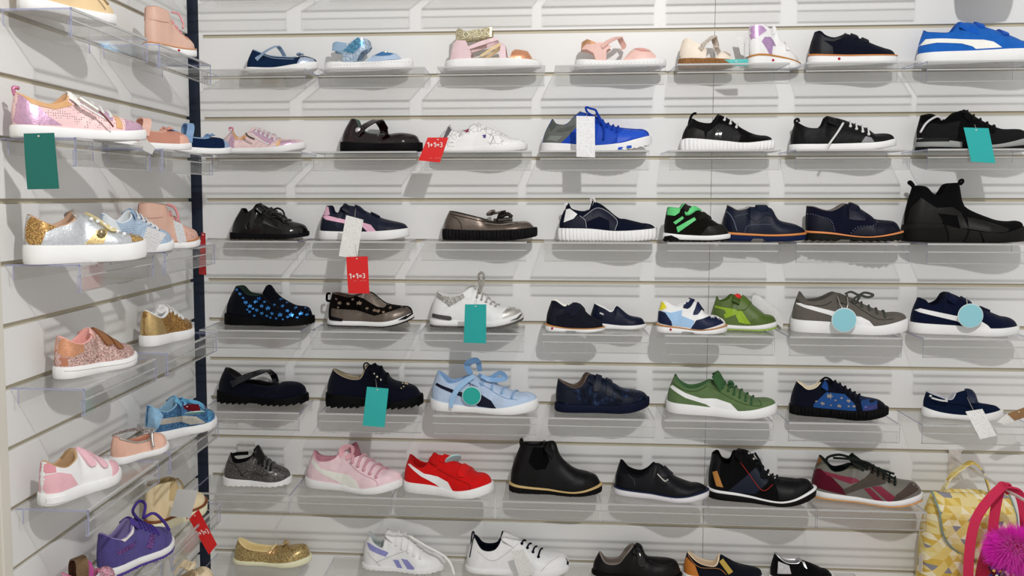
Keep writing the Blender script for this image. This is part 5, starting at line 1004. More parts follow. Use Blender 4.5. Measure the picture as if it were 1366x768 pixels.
CARDS = [
('sale_tag', 'red sale tag tilted beside the burgundy patent shoe on the second row', 'card:d81818', [(0.5776, -0.157, 1.7414), (0.6248, -0.157, 1.7411), (0.6055, -0.157, 1.6853), (0.5564, -0.157, 1.6896)], 0.3, [(0.6005, -0.156, 1.7368), (0.6064, -0.11, 1.7533)]),
('price_tag', 'long white printed tag hanging from the blue and grey running shoe', 'print:e8e8ea', [(0.9119, -0.153, 1.7875), (0.9525, -0.153, 1.7862), (0.9546, -0.153, 1.6953), (0.9129, -0.153, 1.6971)], None, [(0.9322, -0.152, 1.7835), (0.9406, -0.09, 1.8005)]),
('hang_tag', 'turquoise tag on the black mesh trainer at the right end', 'card:22aaa8', [(1.744, -0.155, 1.7566), (1.7957, -0.155, 1.7546), (1.8136, -0.155, 1.6798), (1.763, -0.155, 1.6829)], None, [(1.7721, -0.154, 1.75), (1.7866, -0.11, 1.7662)]),
('price_tag', 'white printed tag hanging from the navy and pink sneaker', 'print:e8e6e4', [(0.3883, -0.155, 1.5654), (0.4282, -0.155, 1.5549), (0.4123, -0.155, 1.4645), (0.3699, -0.155, 1.4714)], None, [(0.4076, -0.154, 1.5566), (0.3983, -0.09, 1.5817)]),
('sale_tag', 'red sale tag hanging below the white tag of the navy and pink sneaker', 'card:d81212', [(0.3879, -0.158, 1.4693), (0.4381, -0.158, 1.4709), (0.4416, -0.158, 1.3851), (0.392, -0.158, 1.3846)], 0.52, [(0.4125, -0.157, 1.4635), (0.4092, -0.156, 1.4997)]),
('hang_tag', 'turquoise tag hanging from the white and silver runner', 'card:14a09c', [(0.6626, -0.155, 1.3615), (0.7117, -0.155, 1.362), (0.7113, -0.155, 1.2716), (0.6599, -0.155, 1.2727)], None, [(0.6871, -0.154, 1.3544), (0.6859, -0.09, 1.3718)]),
('hang_tag', 'turquoise tag hanging from the navy suede lug-sole lace-up shoe', 'card:22ada8', [(0.4332, -0.153, 1.1655), (0.4839, -0.153, 1.1619), (0.4738, -0.153, 1.0699), (0.4221, -0.153, 1.0731)], None, [(0.4567, -0.152, 1.1562), (0.4429, -0.09, 1.1723)]),
('price_tag', 'white price tag hanging from the small navy boat shoe', 'print:efefee', [(1.7771, -0.152, 1.1321), (1.8128, -0.152, 1.1387), (1.846, -0.152, 1.0792), (1.8111, -0.152, 1.0703)], None, [(1.797, -0.151, 1.1301), (1.8027, -0.1, 1.153)]),
('barcode_label', 'white barcode end of the kraft tag beside the small boat shoe', 'print:e6e4e0', [(1.8511, -0.14, 1.1082), (1.8718, -0.14, 1.1261), (1.8885, -0.14, 1.1106), (1.8691, -0.14, 1.1001)], None, None),
('kraft_tag', 'brown kraft tag at the right edge beside the small boat shoe', 'card:8f6a42', [(1.8716, -0.1405, 1.1262), (1.916, -0.1405, 1.1452), (1.9172, -0.1405, 1.1215), (1.8883, -0.1405, 1.1108)], None, None),
('price_tag', 'crumpled white tag hanging over the white court sneaker', 'print:e2e0de', [(0.771, -0.125, 0.77), (0.8004, -0.125, 0.7755), (0.8288, -0.125, 0.7169), (0.7909, -0.125, 0.7064)], None, None),
('sale_tag', 'red sale tag dangling at the lower left in front of the corner post', 'card:d01414', [(0.0764, -0.36, 0.9119), (0.0988, -0.36, 0.9326), (0.1379, -0.36, 0.8557), (0.1196, -0.36, 0.8325)], 0.5, None),
('folded_tag', 'glossy white folded tag beside the cream bootie', 'card:c9c8c4', [(0.0847, -0.44, 1.003), (0.1279, -0.44, 1.0009), (0.1104, -0.44, 0.9414), (0.0655, -0.44, 0.9449)], None, None),
('sale_tag', 'narrow red sale tag seen edge-on beside the corner post', 'card:a81820', [(0.0581, -0.19, 1.5259), (0.0673, -0.19, 1.5245), (0.0673, -0.19, 1.4279), (0.0494, -0.19, 1.4304)], None, None),
('washing_label', 'white wavy printed label leaning on the pale blue sneaker', 'print:e4e4e6', [(0.1121, -0.62, 1.5531), (0.1471, -0.62, 1.5395), (0.1235, -0.62, 1.5064), (0.0953, -0.62, 1.5132)], None, None),
('washing_label', 'white printed label folded in front of the pink bootie', 'print:dcdcde', [(0.1017, -0.47, 1.5619), (0.1199, -0.47, 1.553), (0.1282, -0.47, 1.5186), (0.1112, -0.47, 1.5141)], None, None),
('hang_tag', 'dark green tag hanging from the lilac zip sneaker at the left', 'card:0c6a60', [(0.0386, -0.9, 1.7036), (0.0872, -0.9, 1.7045), (0.0919, -0.9, 1.6196), (0.0412, -0.9, 1.6185)], None, None),
('price_tag', 'white printed tag standing behind the charcoal glitter trainer', 'print:dedcd8', [(0.0769, -0.012, 0.9909), (0.1205, -0.012, 0.9899), (0.1191, -0.012, 0.9459), (0.0734, -0.012, 0.9449)], None, None),
('price_tag', 'white printed tag standing behind the olive green sneaker', 'print:e8e8e6', [(1.3418, -0.014, 1.3825), (1.4131, -0.014, 1.328), (1.4123, -0.014, 1.2945), (1.3373, -0.014, 1.3549)], None, None),
('hang_tag', 'small turquoise tag below the white and lilac bootie on the top row', 'card:3fb8b4', [(1.2372, -0.13, 1.9105), (1.2896, -0.13, 1.9115), (1.29, -0.13, 1.8963), (1.2623, -0.13, 1.8966)], None, None),
('washing_label', 'thin printed label standing between beige sandal and lilac bootie', 'print:e4e4e2', [(1.279, -0.05, 1.9752), (1.2959, -0.05, 1.9733), (1.3055, -0.05, 1.9274), (1.2902, -0.05, 1.9327)], None, None),
('washing_label', 'second thin printed label curling against the lilac bootie', 'print:d8d8d8', [(1.298, -0.055, 1.9774), (1.3063, -0.055, 1.9824), (1.3077, -0.055, 1.9284), (1.2977, -0.055, 1.9268)], None, None),
('size_card', 'maroon card tucked behind the laces of the blue glitter sneaker', 'card:6e1420', [(0.0586, -0.37, 1.1647), (0.1075, -0.37, 1.1668), (0.1148, -0.37, 1.1471), (0.084, -0.37, 1.153)], None, None),
('shelf_label', 'small clear white label clipped on the left shelf below the salmon shoe', 'card:d4d2d0', [(0.0781, -0.6, 1.7043), (0.1041, -0.6, 1.7145), (0.1221, -0.6, 1.6973), (0.116, -0.6, 1.685)], None, None)
]
DISCS = [
('pale blue round tag on a bead chain on the grey suede sneaker', 'card:8cc8d4', (1.5175, -0.125, 1.3307), 0.0275, (0, 0), [(1.5137, -0.085, 1.3802), (1.5115, -0.12, 1.3617), (1.5201, -0.125, 1.3522), (1.5261, -0.12, 1.367), (1.5354, -0.085, 1.3786)]),
('pale blue round tag on a bead chain on the navy velcro sneaker', 'card:8fcbd6', (1.7902, -0.125, 1.3431), 0.0272, (0, 0), [(1.7952, -0.09, 1.3814), (1.7859, -0.12, 1.3643), (1.7933, -0.125, 1.365)]),
('turquoise round tag with pale rim on the light blue ribbon sneaker', 'card:14a498', (0.6764, -0.125, 1.1421), 0.0225, (0, 0), [(0.676, -0.124, 1.1631), (0.672, -0.09, 1.1706)]),
('pale blue round tag standing on the straps of the red sneaker', 'card:9ad0d4', (0.6312, -0.108, 0.9843), 0.0205, (0.75, 0.5), None),
('turquoise round tag lying on the laces of the blue glitter sneaker', 'card:3f9a92', (0.1106, -0.4, 1.1556), 0.02, (1.25, 0.5), None)
]

# ------------------------------------------------------------------ room
def wallmat(name, h, rough=0.5, var=0.05):
    N = NT(name)
    c = hexc(h)
    N.b.inputs['Roughness'].default_value = rough
    N.mixc(N.noise(2.2, 3).outputs[0], sc(c, 1 - var), sc(c, 1 + var))
    N.bump(N.noise(420, 2).outputs[0], 0.05, 0.0006)
    return N.m
M_PANEL = wallmat('white_laminate', 'e7e7e6', 0.42, 0.03)
M_SLOT = wallmat('slot_metal', 'c4bba4', 0.45, 0.04)
M_FLOOR = wallmat('floor_stone', 'b5aea4', 0.5, 0.08)
M_NAVY = wallmat('navy_post', '0b1a30', 0.5, 0.1)
M_TRIM = wallmat('cream_trim', 'd9d5cb', 0.5, 0.04)

def struct(o):
    o['kind'] = 'structure'
    return o

LX = -0.0264
struct(box('floor', -0.4, 2.9, -3.4, 0.05, -0.04, 0.0, M_FLOOR))
wb = struct(box('wall_back', -0.006, 2.3, 0.0075, 0.035, 0.0, 2.75, M_SLOT))
wl = struct(box('wall_left', LX - 0.035, LX - 0.0075, -0.872, -0.0215, 0.0, 2.75, M_SLOT))
GAP = 0.0042
for k in range(-6, 20):
    z0, z1 = 2 - 0.1 * (k + 1) + GAP, 2 - 0.1 * k - GAP
    for x0, x1 in ((0.0, 1.2396), (1.2404, 2.3)):
        box('panel', x0 - (0.006 if x0 == 0 else 0), x1, 0.0, 0.0073, max(z0, 0.002), z1, M_PANEL, wb, 0.0007)
    box('panel', LX - 0.0073, LX, -0.872, -0.0215, max(z0, 0.002), z1, M_PANEL, wl, 0.0007)
# closed groove ends beside the corner post
struct(box('trim_1', -0.006, 0.004, -0.0006, 0.0072, 0.0, 2.75, M_PANEL))
struct(box('trim_2', LX - 0.03, -0.0066, 0.003, 0.04, 0.0, 2.75, M_NAVY))
struct(box('trim_3', LX - 0.05, LX + 0.004, -0.9, -0.8725, 0.0, 2.75, M_TRIM, bevel=0.002))
struct(box('trim_4', LX - 0.05, LX - 0.004, -1.1, -0.9005, 0.0, 2.75, M_TRIM, bevel=0.002))

# ------------------------------------------------------------------ clear acrylic shelves
def acrylic(name, tint, edge=False, amount=0.6):
    N = NT(name)
    N.t.nodes.remove(N.b)
    out = [n for n in N.t.nodes if n.type == 'OUTPUT_MATERIAL'][0]
    tr = N.n('ShaderNodeBsdfTransparent')
    tr.inputs[0].default_value = tint
    gl = N.n('ShaderNodeBsdfGlossy')
    gl.inputs['Roughness'].default_value = 0.04
    lw = N.n('ShaderNodeLayerWeight', Blend=0.5)
    fr = N.math('ADD', N.math('MULTIPLY', N.math('POWER', lw.outputs['Facing'], 5.0), 0.6), 0.035)
    mx = N.n('ShaderNodeMixShader')
    N.l(fr, mx.inputs[0])
    N.l(tr.outputs[0], mx.inputs[1])
    N.l(gl.outputs[0], mx.inputs[2])
    last = mx
    if edge:
        df = N.n('ShaderNodeBsdfPrincipled')
        df.inputs['Base Color'].default_value = hexc(edge)
        df.inputs['Roughness'].default_value = 0.2
        m2 = N.n('ShaderNodeMixShader')
        m2.inputs[0].default_value = amount
        N.l(mx.outputs[0], m2.inputs[1])
        N.l(df.outputs[0], m2.inputs[2])
        last = m2
    N.l(last.outputs[0], out.inputs[0])
    return N.m
M_AC = acrylic('clear_acrylic', (0.975, 0.975, 0.972, 1))
M_AE = acrylic('acrylic_cut_edge', (0.8, 0.82, 0.9, 1), 'a9acd0')
M_AB = acrylic('acrylic_bend_glint', (0.6, 0.6, 0.59, 1), 'eeeeee', 0.5)  # whitened to paint edge glints; dark tint deepens the lines in its shadow

def shelf_meshes(w, d):
    out = []
    h = w / 2
    for nm, b in (('top_plate', (-h, h, -d, -0.001, -0.003, 0)), ('front_lip', (-h, h, -d, -d + 0.0028, -0.044, -0.0031)),
                  ('price_channel', (-h + 0.003, h - 0.003, -d + 0.0065, -d + 0.008, -0.043, -0.018)),
                  ('channel_foot', (-h + 0.001, h - 0.001, -d + 0.0029, -d + 0.008, -0.0447, -0.0431)),
                  ('front_bend', (-h, h, -d - 0.0004, -d + 0.0032, -0.0034, 0.0004)), ('lip_ridge', (-h, h, -d - 0.0003, -d + 0.003, -0.0198, -0.0176)),
                  ('back_hook', (-h, h, -0.0155, -0.013, -0.026, -0.0031))):
        v, f = boxv(*b)
        me = bpy.data.meshes.new(nm)
        me.from_pydata(v, [], f)
        me.materials.append(M_AC)
        me.materials.append(M_AE)
        me.materials.append(M_AB)
        for i in (4, 5):
            me.polygons[i].material_index = 1
        if nm in ('channel_foot', 'front_bend', 'lip_ridge'):
            for p in me.polygons:
                if p.index not in (4, 5):
                    p.material_index = 2
        me.update()
        out.append((nm, me))
    return out
SHB = shelf_meshes(0.243, 0.15)
SHL = shelf_meshes(0.288, 0.126)
DZ = {-1: 0.0, 1: 0.0, 3: .011, 5: .005, 7: -.005, 9: 0, 11: 0, 13: -.006}

def shelf(meshes, loc, rz, label, group):
    r = thing('acrylic_shelf', label, 'shelf', loc, rz, group)
    for nm, me in meshes:
        o = bpy.data.objects.new(nm, me)
        COL.objects.link(o)
        o.parent = r
    return r

ROWW = {-1: 'above the top row', 1: 'top', 3: 'second', 5: 'third', 7: 'fourth', 9: 'fifth', 11: 'sixth', 13: 'bottom'}
SPANS = {-1: [0.17, 0.449, 0.72, 0.985, 1.253, 1.531], 1: [0.1745, 0.4485, 0.7205, 0.985, 1.2535, 1.5315, 1.7865], 3: [0.1635, 0.4295, 0.6915, 0.9535, 1.2405, 1.5155, 1.7955],
         5: [0.1505, 0.4135, 0.6815, 0.964, 1.2395, 1.5225, 1.8035], 7: [0.1545, 0.4215, 0.678, 0.961, 1.239, 1.514, 1.8035],
         9: [0.1485, 0.4385, 0.709, 0.9765, 1.241, 1.518, 1.8095], 11: [0.1215, 0.367, 0.6105, 0.8565, 1.1, 1.345, 1.5835], 13: [0.135, 0.44, 0.7, 0.96, 1.22, 1.48]}
ORD = ['first', 'second', 'third', 'fourth', 'fifth', 'sixth', 'seventh']
for k, xs in SPANS.items():
    for i, x in enumerate(xs):
        lab = ('empty clear acrylic shelf just above the frame, %s from the corner' % ORD[i]) if k < 0 else \
            ('clear acrylic shelf on the back wall, %s row, %s from the corner' % (ROWW[k], ORD[i]))
        shelf(SHB, (x, 0, 2 - 0.1 * k + DZ[k]), 0, lab, 'clear shelves on the back wall')
for k in (-1, 1, 3, 5, 7, 9, 11, 13):
    for i, y in enumerate((-0.7125, -0.3655)):
        lab = 'clear acrylic shelf on the left wall, %s, %s' % ('%s row' % ROWW[k] if k > 0 else ROWW[k], ('nearer the front edge', 'nearer the corner post')[i])
        shelf(SHL, (LX, y, 2 - 0.1 * k), PI / 2, lab, 'clear shelves on the left wall')

# ------------------------------------------------------------------ shoes on the back wall
for d in SHOES:
    k = d['k']
    Shoe(d).build((d['X'], d['y'], 2 - 0.1 * k + DZ[k] + 0.0004), -math.radians(d['a']))

# ------------------------------------------------------------------ shoes on the left wall
def prof(kind, L, h, s0=18, s1=22):
    f = [(0, s0), (.3 * L, s0 - 2), (.7 * L, s0 - 3), (L, s1)]
    if kind == 'sneaker':
        t = [(5, h), (.12 * L, .84 * h), (.24 * L, .76 * h), (.36 * L, .88 * h)]
        v = [(.42 * L, 1.06 * h), (.55 * L, .93 * h), (.7 * L, .68 * h), (.88 * L, .55 * h), (.96 * L, .45 * h), (.988 * L, s1 + 2)]
    elif kind == 'bootie':
        t = [(4, h), (.12 * L, 1.02 * h), (.25 * L, 1.0 * h), (.38 * L, .97 * h)]
        v = [(.45 * L, .98 * h), (.53 * L, .8 * h), (.66 * L, .58 * h), (.85 * L, .46 * h), (.95 * L, .36 * h), (.988 * L, s1 + 2)]
    else:
        t = [(5, h), (.15 * L, .86 * h), (.35 * L, .66 * h), (.55 * L, .62 * h), (.66 * L, .68 * h)]
        v = [(.7 * L, .72 * h), (.85 * L, .7 * h), (.95 * L, .55 * h), (.988 * L, s1 + 2)]
    return f, t, v

def side_shoe(name, label, k, x, y, rz, L, h, kind, up, lin_, sole, ops, s0=18, s1=22, **kw):
    f, t, v = prof(kind, L, h, s0, s1)
    P = lambda a: (a[0] * L, a[1] * h)
    oo = []
    for op in ops:
        o = list(op)
        if o[0] == 'stars':
            o[3] = [(a * L, b * h, r) for a, b, r in o[3]]
        elif isinstance(o[3], list):
            o[3] = [P(a) for a in o[3]]
        else:
            o[3] = P(o[3])
            if len(o) > 4 and isinstance(o[4], tuple):
                o[4] = P(o[4])
        oo.append(tuple(o))
    d = dict(n=name, l=label, c='shoe', L=L, W=kw.pop('W', 1.0), f=f, t=t, v=v, u=up, i=lin_, s=sole, p=oo, **kw)
    Shoe(d).build((x, y, 2 - 0.1 * k + 0.0004), math.radians(rz))
CUP = [('sole', 'rubber:f0eeea', 0, 1, 1.6, '')]
HEEL = [(.0, .25), (.02, .75), (.04, 1.0), (.12, .9), (.2, .55), (.24, .22)]
TOE = [(.74, .2), (.78, .55), (.88, .58), (.96, .48), (.99, .3)]
side_shoe('beige_bootie', 'beige bootie cut off by the top left frame edge', 1, .012, -.845, 70, 190, 95, 'bootie', 'leather:cdb48c', 'textile:b8a480', CUP,
          [('laces', 'lace', 'textile:a08862', (.5, .85), (.68, .58), 4), ('cord', 'lace_end', 'textile:a08862', [(.5, .85), (.6, .6), (.72, .3)], 2.4, -24, -46), ('patch', 'heel_counter', 'leather:c4aa80', HEEL, .8, 1)])
side_shoe('pink_bootie', 'blush pink leather bootie with folded collar on the top left shelf', 1, .035, -.42, 66, 132, 88, 'bootie', 'leather:c2a090', 'leather:b88a74', [('sole', 'rubber:efece2', 0, .85, 1.5, ''), ('welt', 'leather:b07c4c', .85, 1, 1.8, '')],
          [('patch', 'folded_collar', 'leather:c29f8f', [(.01, .72), (.02, 1.0), (.14, 1.03), (.36, 1.0), (.36, .72), (.2, .7)], 2.2, 1), ('laces', 'lace', 'satin:c2858a', (.5, .82), (.62, .62), 3),
           ('cord', 'lace_loop', 'satin:c2858a', [(.44, .98), (.55, .95), (.6, .75), (.55, .62)], 2.4, -14, -30), ('stud', 'red_dot', 'rubber:b02030', (.5, .1), 3), ('patch', 'toe_bow', 'leather:c88f7a', [(.68, .5), (.78, .56), (.8, .44), (.72, .42)], 2)], W=1.1)
side_shoe('zip_sneaker', 'large lilac and pink perforated zip sneaker at the left edge', 3, .004, -.872, 53, 225, 68, 'sneaker', 'perf:d6b4b4', 'leather:c49a72', [('sole', 'rubber:efede8', 0, 1, 1.8, '')],
          [('patch', 'heel_counter', 'metal:bf9ab4', [(.0, .28), (.02, .7), (.04, 1.0), (.09, .9), (.2, .5), (.3, .3)], .8, 1), ('patch', 'toe_cap', 'metal:c6a2ba', TOE, .8, 1),
           ('patch', 'lace_stay', 'metal:c2a0b8', [(.42, .95), (.47, 1.04), (.7, .7), (.66, .45)], 1), ('patch', 'collar_band', 'leather:bd9468', [(.04, 1.0), (.12, .84), (.24, .76), (.36, .88), (.4, .8), (.26, .66), (.1, .74)], 1.2, 1),
           ('patch', 'toe_band', 'leather:c49a70', [(.68, .3), (.7, .68), (.74, .68), (.73, .28)], 1.4), ('line', 'zip', 'leather:dcd8d4', [(.42, .95), (.52, .7), (.64, .45)], 1.8),
           ('cord', 'zip_pull', 'metal:cfcac0', [(.4, .96), (.46, .82), (.53, .66)], 4, -40, -50), ('cord', 'zip_cord', 'leather:7a4840', [(.53, .66), (.58, .48), (.62, .3)], 1.6, -50, -56),
           ('laces', 'lace', 'textile:efedeb', (.5, .92), (.66, .66), 4), ('tongue', 'tongue', 'leather:d8d4d0', (.5, .98), (.4, 1.15), 22), ('cord', 'pull_tab', 'metal:c07a98', [(.03, .95), (.02, 1.12), (.06, 1.12)], 3, 0, 0)])
side_shoe('strap_ballerina', 'salmon pink strap shoe with woven upper and bow on the left wall', 3, .006, -.535, 57, 182, 56, 'ballerina', 'textile:b98472', 'leather:c29888', CUP,
          [('bridge', 'strap', 'leather:c8a092', (.36, .62), (.42, 1.1), 16), ('patch', 'strap_pad', 'leather:c8a092', [(.28, .55), (.31, .9), (.42, .95), (.4, .5)], 2.4), ('patch', 'toe_cap', 'leather:c89a88', TOE, .8, 1), ('knot', 'bow', 'leather:c29080', (.7, .76), 13)], s0=15, s1=18)
side_shoe('strap_ballerina', 'navy and denim strap ballerina shoe in the corner, left wall second row', 3, .028, -.345, 52, 172, 54, 'ballerina', 'textile:17305a', 'leather:5f86ac', CUP,
          [('bridge', 'strap', 'leather:6f8cae', (.34, .62), (.4, 1.2), 15), ('patch', 'toe_cap', 'leather:8096b4', [(.82, .25), (.85, .66), (.95, .5), (.99, .35)], .8, 1), ('knot', 'bow', 'leather:6f88a8', (.7, .76), 12), ('line', 'seam', 'leather:7f98b6', [(.15, .85), (.35, .66), (.55, .62), (.66, .68)], 1.2)], s0=15, s1=18)
side_shoe('pearl_slip_on', 'silver platform slip-on with pearl strap and gold glitter heel and toe', 5, .012, -.862, 52, 205, 78, 'sneaker', 'metal:b9bcc0', 'leather:b08f78', [('sole', 'rubber:f1efea', 0, 1, 2.2, '')],
          [('patch', 'heel_counter', 'glitter:a07a48', [(.0, .4), (.01, .8), (.04, 1.0), (.12, .92), (.24, .78), (.16, .7), (.08, .62), (.08, .4)], 1, 1), ('patch', 'toe_cap', 'glitter:b08a50', [(.8, .4), (.82, .56), (.9, .56), (.98, .42)], 1, 1),
           ('patch', 'side_band', 'metal:bda676', [(.42, .38), (.52, .66), (.62, .7), (.56, .38)], 1), ('strap', 'pearl_strap', 'leather:c9bb8e', (.68, .62), (.56, .92), 24),
           ('stud', 'pearl', 'patent:efe9da', (.5, .9), 3.6), ('stud', 'pearl', 'patent:efe9da', (.55, .85), 3.6), ('stud', 'pearl', 'patent:efe9da', (.6, .78), 3.6), ('stud', 'pearl', 'patent:efe9da', (.65, .7), 3.6), ('stud', 'pearl', 'patent:efe9da', (.7, .63), 3.6), ('stud', 'pearl', 'patent:efe9da', (.75, .57), 3.6),
           ('stud', 'brooch', 'glitter:8a7a5c', (.55, .6), 8), ('stud', 'pearl', 'patent:f2ede0', (.555, .6), 4.5), ('tongue', 'tongue', 'metal:b4b0ac', (.46, .9), (.4, 1.12), 20)], s0=30, s1=33)
side_shoe('perforated_sneaker', 'pale blue perforated sneaker behind the pearl slip-on, left wall', 5, .016, -.61, 62, 165, 76, 'sneaker', 'perf:94a6ba', 'leather:c9ced2', CUP,
          [('patch', 'heel_counter', 'leather:c2c8cc', HEEL, .8, 1), ('laces', 'lace', 'textile:f0f0ee', (.48, .95), (.7, .66), 5, 3), ('tongue', 'tongue', 'leather:8299b4', (.48, .98), (.42, 1.12), 18), ('line', 'seam', 'leather:3c5270', [(.42, 1.0), (.6, .75), (.74, .55)], .8)])
side_shoe('pink_bootie', 'blush pink leather bootie with folded collar on the third left shelf', 5, .02, -.45, 55, 142, 92, 'bootie', 'leather:bf9b8b', 'leather:a8806c', [('sole', 'rubber:efece2', 0, .85, 1.5, ''), ('welt', 'leather:a87040', .85, 1, 1.8, '')],
          [('patch', 'folded_collar', 'leather:c09b8b', [(.01, .7), (.02, 1.0), (.14, 1.03), (.34, 1.0), (.32, .72), (.2, .7)], 2.2, 1), ('laces', 'lace', 'satin:b87878', (.5, .82), (.62, .62), 3), ('cord', 'lace_loop', 'satin:b87878', [(.42, 1.0), (.52, .92), (.55, .72), (.5, .62)], 3, -14, -30),
           ('stud', 'red_dot', 'rubber:b02030', (.4, .1), 3), ('patch', 'toe_overlay', 'perf:bb9486', [(.66, .2), (.7, .52), (.85, .46), (.98, .25)], .8, 1)], W=1.1)
side_shoe('velcro_sneaker', 'pink glitter velcro sneaker with rose gold heel and tan straps, left wall', 7, .016, -.785, 70, 176, 72, 'sneaker', 'glitter:cba29a', 'leather:d49a92', CUP,
          [('patch', 'heel_counter', 'metal:c89070', [(.0, .55), (.02, .8), (.04, 1.0), (.12, .86), (.24, .78), (.24, .6), (.1, .5)], 1, 1), ('patch', 'heel_tab', 'leather:a87058', [(.0, .3), (.0, .52), (.06, .5), (.06, .3)], 1, 1),
           ('strap', 'velcro_strap', 'leather:8a5c3a', (.56, .62), (.5, 1.0), 15), ('strap', 'velcro_strap', 'leather:8a5c3a', (.68, .5), (.62, .84), 15), ('tongue', 'tongue', 'leather:d9a49c', (.46, .95), (.4, 1.1), 18),
           ('line', 'foxing_line', 'rubber:cfccc6', [(.02, .2), (.3, .17), (.7, .15), (.96, .24)], .6)], s0=20)
side_shoe('glitter_sneaker', 'gold glitter sneaker with white laces and white sole, left wall', 7, .022, -.44, 80, 172, 74, 'sneaker', 'glitter:96703f', 'leather:e0dcd4', CUP,
          [('patch', 'heel_counter', 'metal:b49a6a', [(.0, .3), (.01, .8), (.04, 1.0), (.12, .88), (.22, .72), (.3, .3)], 1, 1), ('laces', 'lace', 'textile:efeeec', (.48, .95), (.66, .7), 4, 3.4),
           ('band', 'lace_bow', 'textile:f0efec', [(.4, 1.0), (.3, .9), (.25, .98), (.36, 1.05), (.48, .98)], 9, -14, 12), ('line', 'collar_trim', 'leather:e6e2da', [(.06, .98), (.14, .82), (.26, .76), (.36, .88), (.42, 1.02)], 1.8)], s0=22)
side_shoe('velcro_sneaker', 'white and pink velcro sneaker on the lower left shelf', 9, .014, -.845, 72, 172, 74, 'sneaker', 'leather:e9e7e4', 'leather:a88a68', CUP,
          [('patch', 'heel_counter', 'leather:cfa2aa', [(.0, .26), (.0, .7), (.12, .72), (.26, .6), (.34, .3)], 1, 1), ('patch', 'heel_tab', 'leather:c98892', [(.0, .74), (.03, 1.0), (.1, .92), (.1, .74)], 1.4, 1),
           ('strap', 'velcro_strap', 'leather:d2a8b0', (.54, .6), (.48, 1.0), 14), ('strap', 'velcro_strap', 'leather:d5acb4', (.68, .5), (.62, .84), 15), ('patch', 'toe_cap', 'leather:d2a6ae', TOE, 1, 1),
           ('patch', 'heel_plate', 'rubber:dedbd6', [(.0, .06), (.0, .2), (.16, .19), (.16, .06)], 2.2)], s0=20)
side_shoe('bow_ballerina', 'peach ballerina shoe with silver elastic and bow, left wall', 9, .024, -.605, 68, 138, 52, 'ballerina', 'leather:cda593', 'leather:b07c68', CUP,
          [('patch', 'heel_counter', 'leather:c89f8c', [(.0, .3), (.01, .95), (.12, .88), (.12, .3)], .8, 1), ('line', 'elastic', 'metal:b6b2ae', [(.06, .98), (.2, .84), (.4, .68), (.6, .66)], 2), ('band', 'elastic_strap', 'glitter:a8a6a4', [(.1, 1.0), (.3, 1.05), (.55, 1.0), (.68, .9)], 7, 14, 4),
           ('knot', 'bow', 'glitter:aaa8a6', (.68, .85), 14), ('cord', 'bow_tail', 'metal:aaa8a6', [(.6, .9), (.56, .6), (.54, .4)], 3, -20, -32)], s0=14, s1=15, W=1.1)
side_shoe('glitter_suede_sneaker', 'blue glitter lace-up sneaker with silver stripe, lower left shelf', 9, .02, -.438, 60, 180, 76, 'sneaker', 'glitter:446f98', 'textile:86a9c0', CUP,
          [('patch', 'heel_counter', 'metal:86acc8', [(.0, .28), (.02, .8), (.04, 1.0), (.12, .85), (.16, .7), (.06, .28)], 1, 1), ('patch', 'side_stripe', 'metal:a8a49c', [(.08, .55), (.12, .62), (.45, .56), (.6, .48), (.72, .25), (.52, .28), (.4, .42), (.12, .46)], 1),
           ('laces', 'lace', 'satin:5c9cc0', (.5, .92), (.68, .66), 4, 3.4), ('band', 'lace_bow', 'satin:4d90b4', [(.46, 1.0), (.55, .9), (.62, .72), (.74, .66), (.66, .82), (.5, .98)], 10, -12, -28), ('tongue', 'tongue', 'textile:6aa4c8', (.48, .98), (.4, 1.12), 20), ('patch', 'toe_cap', 'glitter:4c86b8', TOE, .8, 1)], s0=20)
side_shoe('purple_runner', 'purple suede runner stuffed with paper, lower left', 11, .02, -.665, 70, 188, 86, 'sneaker', 'suede:544c86', 'textile:8a7eb0', [('outsole', 'rubber:4a3a88', 0, .28, 1.4, 'saw'), ('midsole', 'rubber:efedec', .28, 1, 1.8, '')],
          [('patch', 'heel_counter', 'suede:504882', HEEL, 1, 1), ('patch', 'side_stripe', 'glitter:6a4484', [(.12, .56), (.38, .6), (.34, .5), (.14, .48)], 1.2), ('patch', 'side_stripe', 'glitter:6a4484', [(.5, .38), (.58, .62), (.64, .6), (.56, .3)], 1.2), ('patch', 'toe_overlay', 'suede:524a85', TOE, 1, 1),
           ('laces', 'lace', 'textile:4c3a90', (.5, .9), (.68, .64), 5, 3), ('cord', 'lace_loop', 'textile:4c3a90', [(.5, 1.0), (.42, 1.25), (.5, 1.42), (.58, 1.3), (.54, 1.02)], 3, -8, -14), ('cord', 'lace_loop', 'textile:4c3a90', [(.54, 1.0), (.66, 1.05), (.76, .8), (.8, .58)], 3, -12, -34),
           ('patch', 'paper_stuffing', 'leather:cfc9c4', [(.14, .86), (.2, .98), (.28, .9), (.34, 1.04), (.4, .9), (.36, .8), (.24, .7)], 1, 1), ('tongue', 'tongue', 'suede:4e3a8c', (.5, .98), (.4, 1.12), 20)], s0=20)
